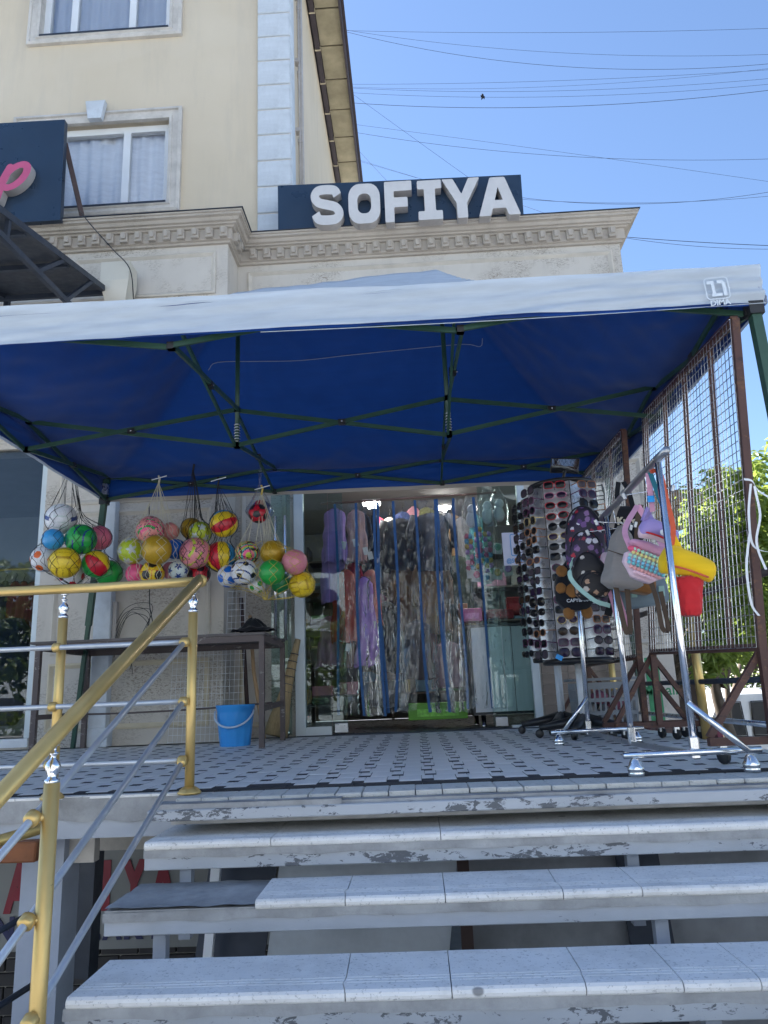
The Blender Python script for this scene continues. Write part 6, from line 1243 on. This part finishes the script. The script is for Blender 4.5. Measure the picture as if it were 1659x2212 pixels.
def leaf_shape(m, p, n, s_, rng):
    t = n.orthogonal().normalized(); t = (Matrix.Rotation(rng.uniform(0, 6.28), 3, n) @ t); b = n.cross(t); w_ = s_*rng.uniform(.42, .55); dr = Vector((0, 0, -.22*s_))
    m.add([p, p+t*s_*.35+b*w_*.5+n*.08*s_, p+t*s_*.8+b*w_*.32+dr*.5, p+t*s_*1.12+dr, p+t*s_*.8-b*w_*.32+dr*.5, p+t*s_*.35-b*w_*.5+n*.08*s_, p+t*s_*.5+dr*.1-n*.03*s_], [(0, 1, 6), (1, 2, 6), (2, 3, 6), (3, 4, 6), (4, 5, 6), (5, 0, 6)], 0, False)
def tree(name, lab, base, hgt, clumps, nleaf, ls, lm, seed, group, trunk_r=.09, lean=(0, 0)):
    rng = random.Random(seed); base = Vector(base); t = thing(name, lab, 'tree', base, group); top = base+Vector((lean[0], lean[1], hgt*.62)); tk = MB(); path = [base, base.lerp(top, .35)+Vector((rng.uniform(-.1, .1), rng.uniform(-.1, .1), 0)), base.lerp(top, .7)+Vector((rng.uniform(-.15, .15), rng.uniform(-.1, .1), 0)), top]; tk.tube(cat_rom(path, 5), [trunk_r*(1.25-.8*i/15) for i in range(16)], 9)
    for c, r_ in clumps: c = Vector(c); s0 = base.lerp(top, rng.uniform(.4, .95)); tk.tube(cat_rom([s0, s0.lerp(c, .5)+Vector((rng.uniform(-.15, .15), rng.uniform(-.1, .1), rng.uniform(0, .15))), c], 4), [trunk_r*(.42-.035*i) for i in range(9)], 6)
    tk.build('trunk', 'bark', t); m_ = MB(); tot = sum(r_**2 for _, r_ in clumps)
    for c, r_ in clumps:
        c = Vector(c); subs = []
        for _ in range(int(10+r_*14)):
            d = Vector((rng.gauss(0, 1), rng.gauss(0, 1), rng.gauss(0, 1))).normalized(); subs.append((c+d*r_*rng.uniform(.35, 1.05), r_*rng.uniform(.18, .38)))
        for _ in range(int(nleaf*r_*r_/tot)):
            sc_, sr = rng.choice(subs); d = Vector((rng.gauss(0, 1), rng.gauss(0, 1), rng.gauss(0, 1))).normalized(); p = sc_+d*sr*rng.uniform(.5, 1); n = (d+Vector((0, 0, .9))+Vector((rng.gauss(0, .5), rng.gauss(0, .5), rng.gauss(0, .3)))).normalized(); leaf_shape(m_, p, n, ls*rng.uniform(.65, 1.25), rng)
    m_.build('crown', lm, t); return t
def A(px, py, Y): return atY(px, py, Y)
tree('leafy_tree', 'leafy climbing tree behind the near mesh stand, right of the garment rack', (3.15, 9.9, GZ), 3.6, [(A(1545, 1095, 9.6), .42), (A(1530, 1180, 9.5), .5), (A(1590, 1150, 9.8), .55), (A(1545, 1270, 9.4), .5), (A(1605, 1260, 9.6), .5), (A(1535, 1365, 9.3), .40), (A(1590, 1360, 9.4), .42), (A(1575, 1060, 9.9), .35), (A(1508, 1200, 9.6), .3), (A(1525, 1425, 9.3), .25), (A(1478, 1270, 9.8), .25)], 5600, .115, 'leaf_bright', 3, 'trees at the right of the terrace', .07)
tree('leafy_tree', 'leafy tree at the right edge of the picture behind the ribbons', (6.0, 10.6, GZ), 4.2, [(A(1655, 1050, 10), .55), (A(1690, 1130, 10), .8), (A(1660, 1220, 9.8), .6), (A(1700, 1300, 9.9), .8), (A(1650, 1370, 9.6), .45), (A(1720, 1380, 9.8), .5), (A(1640, 1110, 10.2), .4), (A(1720, 1010, 10.4), .6)], 4800, .12, 'leaf_bright', 7, 'trees at the right of the terrace', .09)
tree('shade_tree', 'darker leafy tree filling the gap behind the climbing trees', (5.2, 13.2, GZ), 4.2, [(A(1560, 1180, 13.4), .9), (A(1640, 1150, 13.5), 1.0), (A(1600, 1290, 15.4), .9), (A(1680, 1290, 15.4), 1.0), (A(1540, 1300, 15.3), .7)], 6000, .15, 'leaf_deep', 9, 'trees at the right of the terrace', .12)
for k, (x, y, q) in enumerate(((9.5, 21, 1.0), (13.5, 23, 1.1), (17.5, 21, 1.0))): tree('roadside_tree', 'roadside tree far behind the parked van, %s from the left' % ORD[k], (x, y, GZ), 4.6*q, [((x+dx, y+dy, GZ+4.6*q*z), r_*q) for dx, dy, z, r_ in ((0, 0, .8, 1.3), (-1.3, .3, .55, 1.1), (1.4, 0, .55, 1.2), (-.8, -.6, .3, .9), (.7, -.6, .28, .9))], 2600, .26, 'leaf_deep', 40+k, 'roadside trees behind the van', .12)
# trees and houses across the road, seen in the glass
for k, (x, y, h_) in enumerate(((-15.5, -12, 7), (-3.5, -23, 6), (7, -23, 6), (15, -23, 6))): tree('street_tree', 'broad street tree across the road, %s from the left' % ORD[k], (x, y, GZ), h_, [((x+dx, y+dy, GZ+h_*q), r_) for dx, dy, q, r_ in ((0, 0, .75, 1.9), (-1.5, .5, .6, 1.5), (1.5, -.3, .62, 1.6), (.5, 1, .5, 1.4), (0, -.8, .92, 1.2))], 1800, .42, 'leaf_deep', 20+k, 'street trees across the road', .2)
mat('far_wall', (.60, .645, .69), .9, 0, .06, 1); mat('far_glass', (.03, .04, .05), .1)
for k, (x0, x1, h_) in enumerate(((-44, -15, 7), (-13, 13, 19), (15, 44, 18))):  # heights and cool pale walls set to bounce sunlight onto the shop and stairs
    t = thing('street_house', 'unseen pale house across the road, shaped for bounce light, %s from the left' % ORD[k], 'house', ((x0+x1)/2, -33, GZ), 'houses across the road'); MB().span((x0, -40, GZ), (x1, -27, GZ+h_)).build('wall', 'far_wall', t); MB().span((x0-.3, -40.3, GZ+h_), (x1+.3, -26.6, GZ+h_+.3)).build('roof', 'eave_brown', t)
    wm = MB().box((0, 0, 0), (1.4, .1, 1.5)).mesh('window', 'far_glass')
    for j in range(int(h_/3)):
        xx = x0+1.8
        while xx < x1-1: put('window', wm, t, (xx, -26.98, GZ+1.8+j*3)); xx += 2.8
# white van
van = thing('parked_van', 'white minivan parked beyond the terrace at the right edge', 'van', (7.3, 14.8, GZ)); mat('van_white', (.68, .70, .73), .25, 0, .03, 1, coat=.6); mat('van_glass', (.02, .022, .025), .12, spec=.18); mat('tyre', (.02, .02, .02), .8)
VX, VY, VZ = A(1537, 1550, 14).x, 14.0, GZ
sec = [(.0, .32, .9), (.02, .28, 1.05), (.06, .27, 1.45), (.22, .27, 1.72), (.45, .27, 1.80), (2.3, .27, 1.80), (2.75, .27, 1.74), (3.15, .27, 1.25), (3.45, .28, 1.05), (3.6, .32, .80)]
vb = MB(); vv = []
for x, z0, z1 in sec:
    for yy, zz in ((.06, z0), (0, z0+.12), (0, .95 if z1 > .97 else z1-.08), (.09, z1-.10 if z1 > 1.15 else z1-.03), (.20, z1), (1.25, z1), (1.36, z1-.10 if z1 > 1.15 else z1-.03), (1.45, .95 if z1 > .97 else z1-.08), (1.45, z0+.12), (1.39, z0)): vv.append((VX+x, VY+yy, VZ+zz))
n = 10; vb.add(vv, [(i*n+j, i*n+(j+1) % n, (i+1)*n+(j+1) % n, (i+1)*n+j) for i in range(len(sec)-1) for j in range(n)]+[tuple(range(n)), tuple((len(sec)-1)*n+j for j in range(n-1, -1, -1))], 0, False); vb.build('body', 'van_white', van)
for xa, xb in ((.12, .60), (.66, 1.22), (1.36, 2.05), (2.15, 2.7)):
    f_ = lambda z: VY+.09*(z-.95)/.75-.03
    MB().prism([(VX+xa+.05, f_(1.05), VZ+1.0), (VX+xb-.03, f_(1.05), VZ+1.0), (VX+xb-.05, f_(1.56), VZ+1.56), (VX+xa+.10, f_(1.56), VZ+1.56)], (0, .02, 0)).build('side_window', 'van_glass', van); MB().tube([(VX+xa+.04, f_(1.0)-.004, VZ+.985), (VX+xb-.02, f_(1.0)-.004, VZ+.985), (VX+xb-.04, f_(1.56)-.004, VZ+1.575), (VX+xa+.09, f_(1.56)-.004, VZ+1.575), (VX+xa+.04, f_(1.0)-.004, VZ+.985)], .012, 5).build('window_gasket', 'black_plastic', van)
for x in (.62, 2.95):
    wh = MB().lathe([(.16, -.09), (.28, -.085), (.29, 0), (.28, .085), (.16, .09)], 20, (VX+x, VY+.07, VZ+.29), 0, (0, 1, 0)).build('wheel', 'tyre', van); MB().lathe([(.0, -.02), (.16, -.01), (.16, .01)], 16, (VX+x, VY-.02, VZ+.29), 0, (0, 1, 0)).build('rim', 'steel_tube', wh)
MB().span((VX-.03, VY+.1, VZ+.85), (VX+.02, VY+.22, VZ+1.1)).build('tail_light', 'ball_red', van); MB().span((VX-.06, VY+.03, VZ+.3), (VX+.1, VY+1.42, VZ+.48), 0, .02).build('bumper', 'van_white', van); MB().span((VX+1.36, VY-.015, VZ+.98), (VX+1.52, VY+.01, VZ+1.0)).build('door_handle', 'van_white', van); MB().span((VX+1.39, VY-.003, VZ+.4), (VX+1.395, VY+.02, VZ+1.7)).build('door_gap', 'black_plastic', van)
hg = MB(); rh = random.Random(4)  # added out of view to darken the reflection low in the left window
for _ in range(3500): leaf_shape(hg, Vector((rh.uniform(-17, -7), rh.uniform(-7.2, -6.2), GZ+rh.uniform(.1, 1.9))), Vector((rh.gauss(0, .6), rh.gauss(0, .6), 1)).normalized(), .22, rh)
o = hg.build('hedge', 'leaf_deep', None); tag(o, 'unseen dark hedge added to darken what the left window mirrors', 'hedge')
# maroon sheet by the right railing, plastic sheeting with green print
p = [A(1318, 1572, 7.9), A(1478, 1556, 7.7), A(1562, 1625, 7.6), A(1562, 1648, 7.6), A(1318, 1640, 7.9)]
o = MB().prism([atX(1318, 1572, 2.2), atX(1478, 1555, 2.2), atX(1543, 1562, 2.2), atX(1566, 1650, 2.2), atX(1318, 1660, 2.2)], (.04, 0, 0)).build('maroon_panel', 'maroon_metal', None); tag(o, 'maroon painted metal panel standing behind the right railing', 'panel')
sh_ = thing('plastic_sheeting', 'clear plastic sheet with green print hanging behind the laundry basket', 'plastic sheet', A(1420, 1500, 7.2)); s0 = A(1392, 1420, 7.2); s1 = A(1450, 1590, 7.2)
MB().grid(lambda u, v: Vector((s0.x+(s1.x-s0.x)*u*(.6+.5*v), 7.25+.02*math.sin(u*9+v*4), s0.z+(s1.z-s0.z)*v)), 16, 16).build('sheet', 'clear_film', sh_); mat('print_green', (.02, .25, .10), .5); put('green_lettering', setmat(text_mesh('Mi  ali', .13, .003, .002), 'print_green'), sh_, A(1420, 1492, 7.2)+Vector((.02, -.04, 0)), STAND); MB().span(A(1408, 1560, 7.19), A(1416, 1420, 7.19)+Vector((.02, .004, 0))).build('green_stripe', 'print_green', sh_)
# a socket strip and small things by the door
o = MB().box(A(1388, 1568, 6.9)+Vector((-.62, 0, -.02)), (.06, .03, .06), None, 0, .004).build('wall_socket', 'white_pvc', None); tag(o, 'small white socket low on the tiled wall beside the door', 'socket')
o = MB().lathe([(.025, 0), (.03, .008), (.03, .02), (.018, .03)], 16, A(622, 1583, 7.58), 0, (0, -1, 0)).build('floor_doorstop', 'chrome', None); tag(o, 'round chrome door stop at the foot of the wall', 'door stop')
# ------------------------------------------------------------------ overhead cables and a bird
cab = [((745, 66), (1700, 60), .35, 22, .010), ((742, 64), (1700, 116), 1.3, 24, .010), ((745, 68), (1700, 134), 1.9, 20, .011), ((752, 182), (1700, 148), .4, 22, .009), ((754, 190), (1700, 166), .9, 24, .010), ((755, 188), (1700, 143), 1.1, 26, .009), ((756, 200), (1700, 178), .9, 22, .009), ((757, 222), (1700, 190), .9, 18, .012), ((760, 268), (1700, 398), -.1, 24, .009), ((762, 285), (1700, 342), 1.0, 20, .010), ((752, 196), (1010, 382), 0.02, 20, .008), ((765, 315), (835, 390), 0, 20, .008), ((768, 343), (915, 388), .02, 22, .007), ((768, 346), (900, 384), .0, 22, .007), ((1120, 426), (1700, 408), .8, 18, .010), ((1120, 430), (1700, 420), .5, 20, .009), ((1130, 444), (1215, 474), 0, 18, .008), ((1352, 512), (1700, 532), .05, 13, .011), ((1352, 514), (1700, 538), .2, 14, .008)]
for k, (a, b, s_, Y, r_) in enumerate(cab):
    o = MB().tube(sag(A(a[0], a[1], Y), A(b[0], b[1], Y*.92), s_*.4, 20), r_*.5, 5).build('overhead_cable', 'cable_dark', None); tag(o, 'thin overhead cable against the blue sky, %s counted from the top' % (ORD[k] if k < 18 else 'lowest'), 'cable', 'overhead cables against the sky')
q = A(1042, 209, 16); bd = MB(); bd.tube([q+Vector((0, 0, .09)), q+Vector((.01, 0, .05)), q+Vector((.0, 0, -.02)), q+Vector((-.03, 0, -.09))], [.012, .03, .03, .006], 8); bd.add([q+Vector((.01, 0, .05)), q+Vector((.07, .02, .02)), q+Vector((.05, .03, -.06)), q+Vector((.0, 0, -.01))], [(0, 1, 2, 3)]); bd.add([q+Vector((-.01, 0, .05)), q+Vector((-.05, -.02, .03)), q+Vector((-.04, -.03, -.04)), q+Vector((.0, 0, -.01))], [(0, 1, 2, 3)]); o = bd.build('bird', 'cable_dark', None); tag(o, 'tiny dark bird in the open sky above the sign', 'bird')
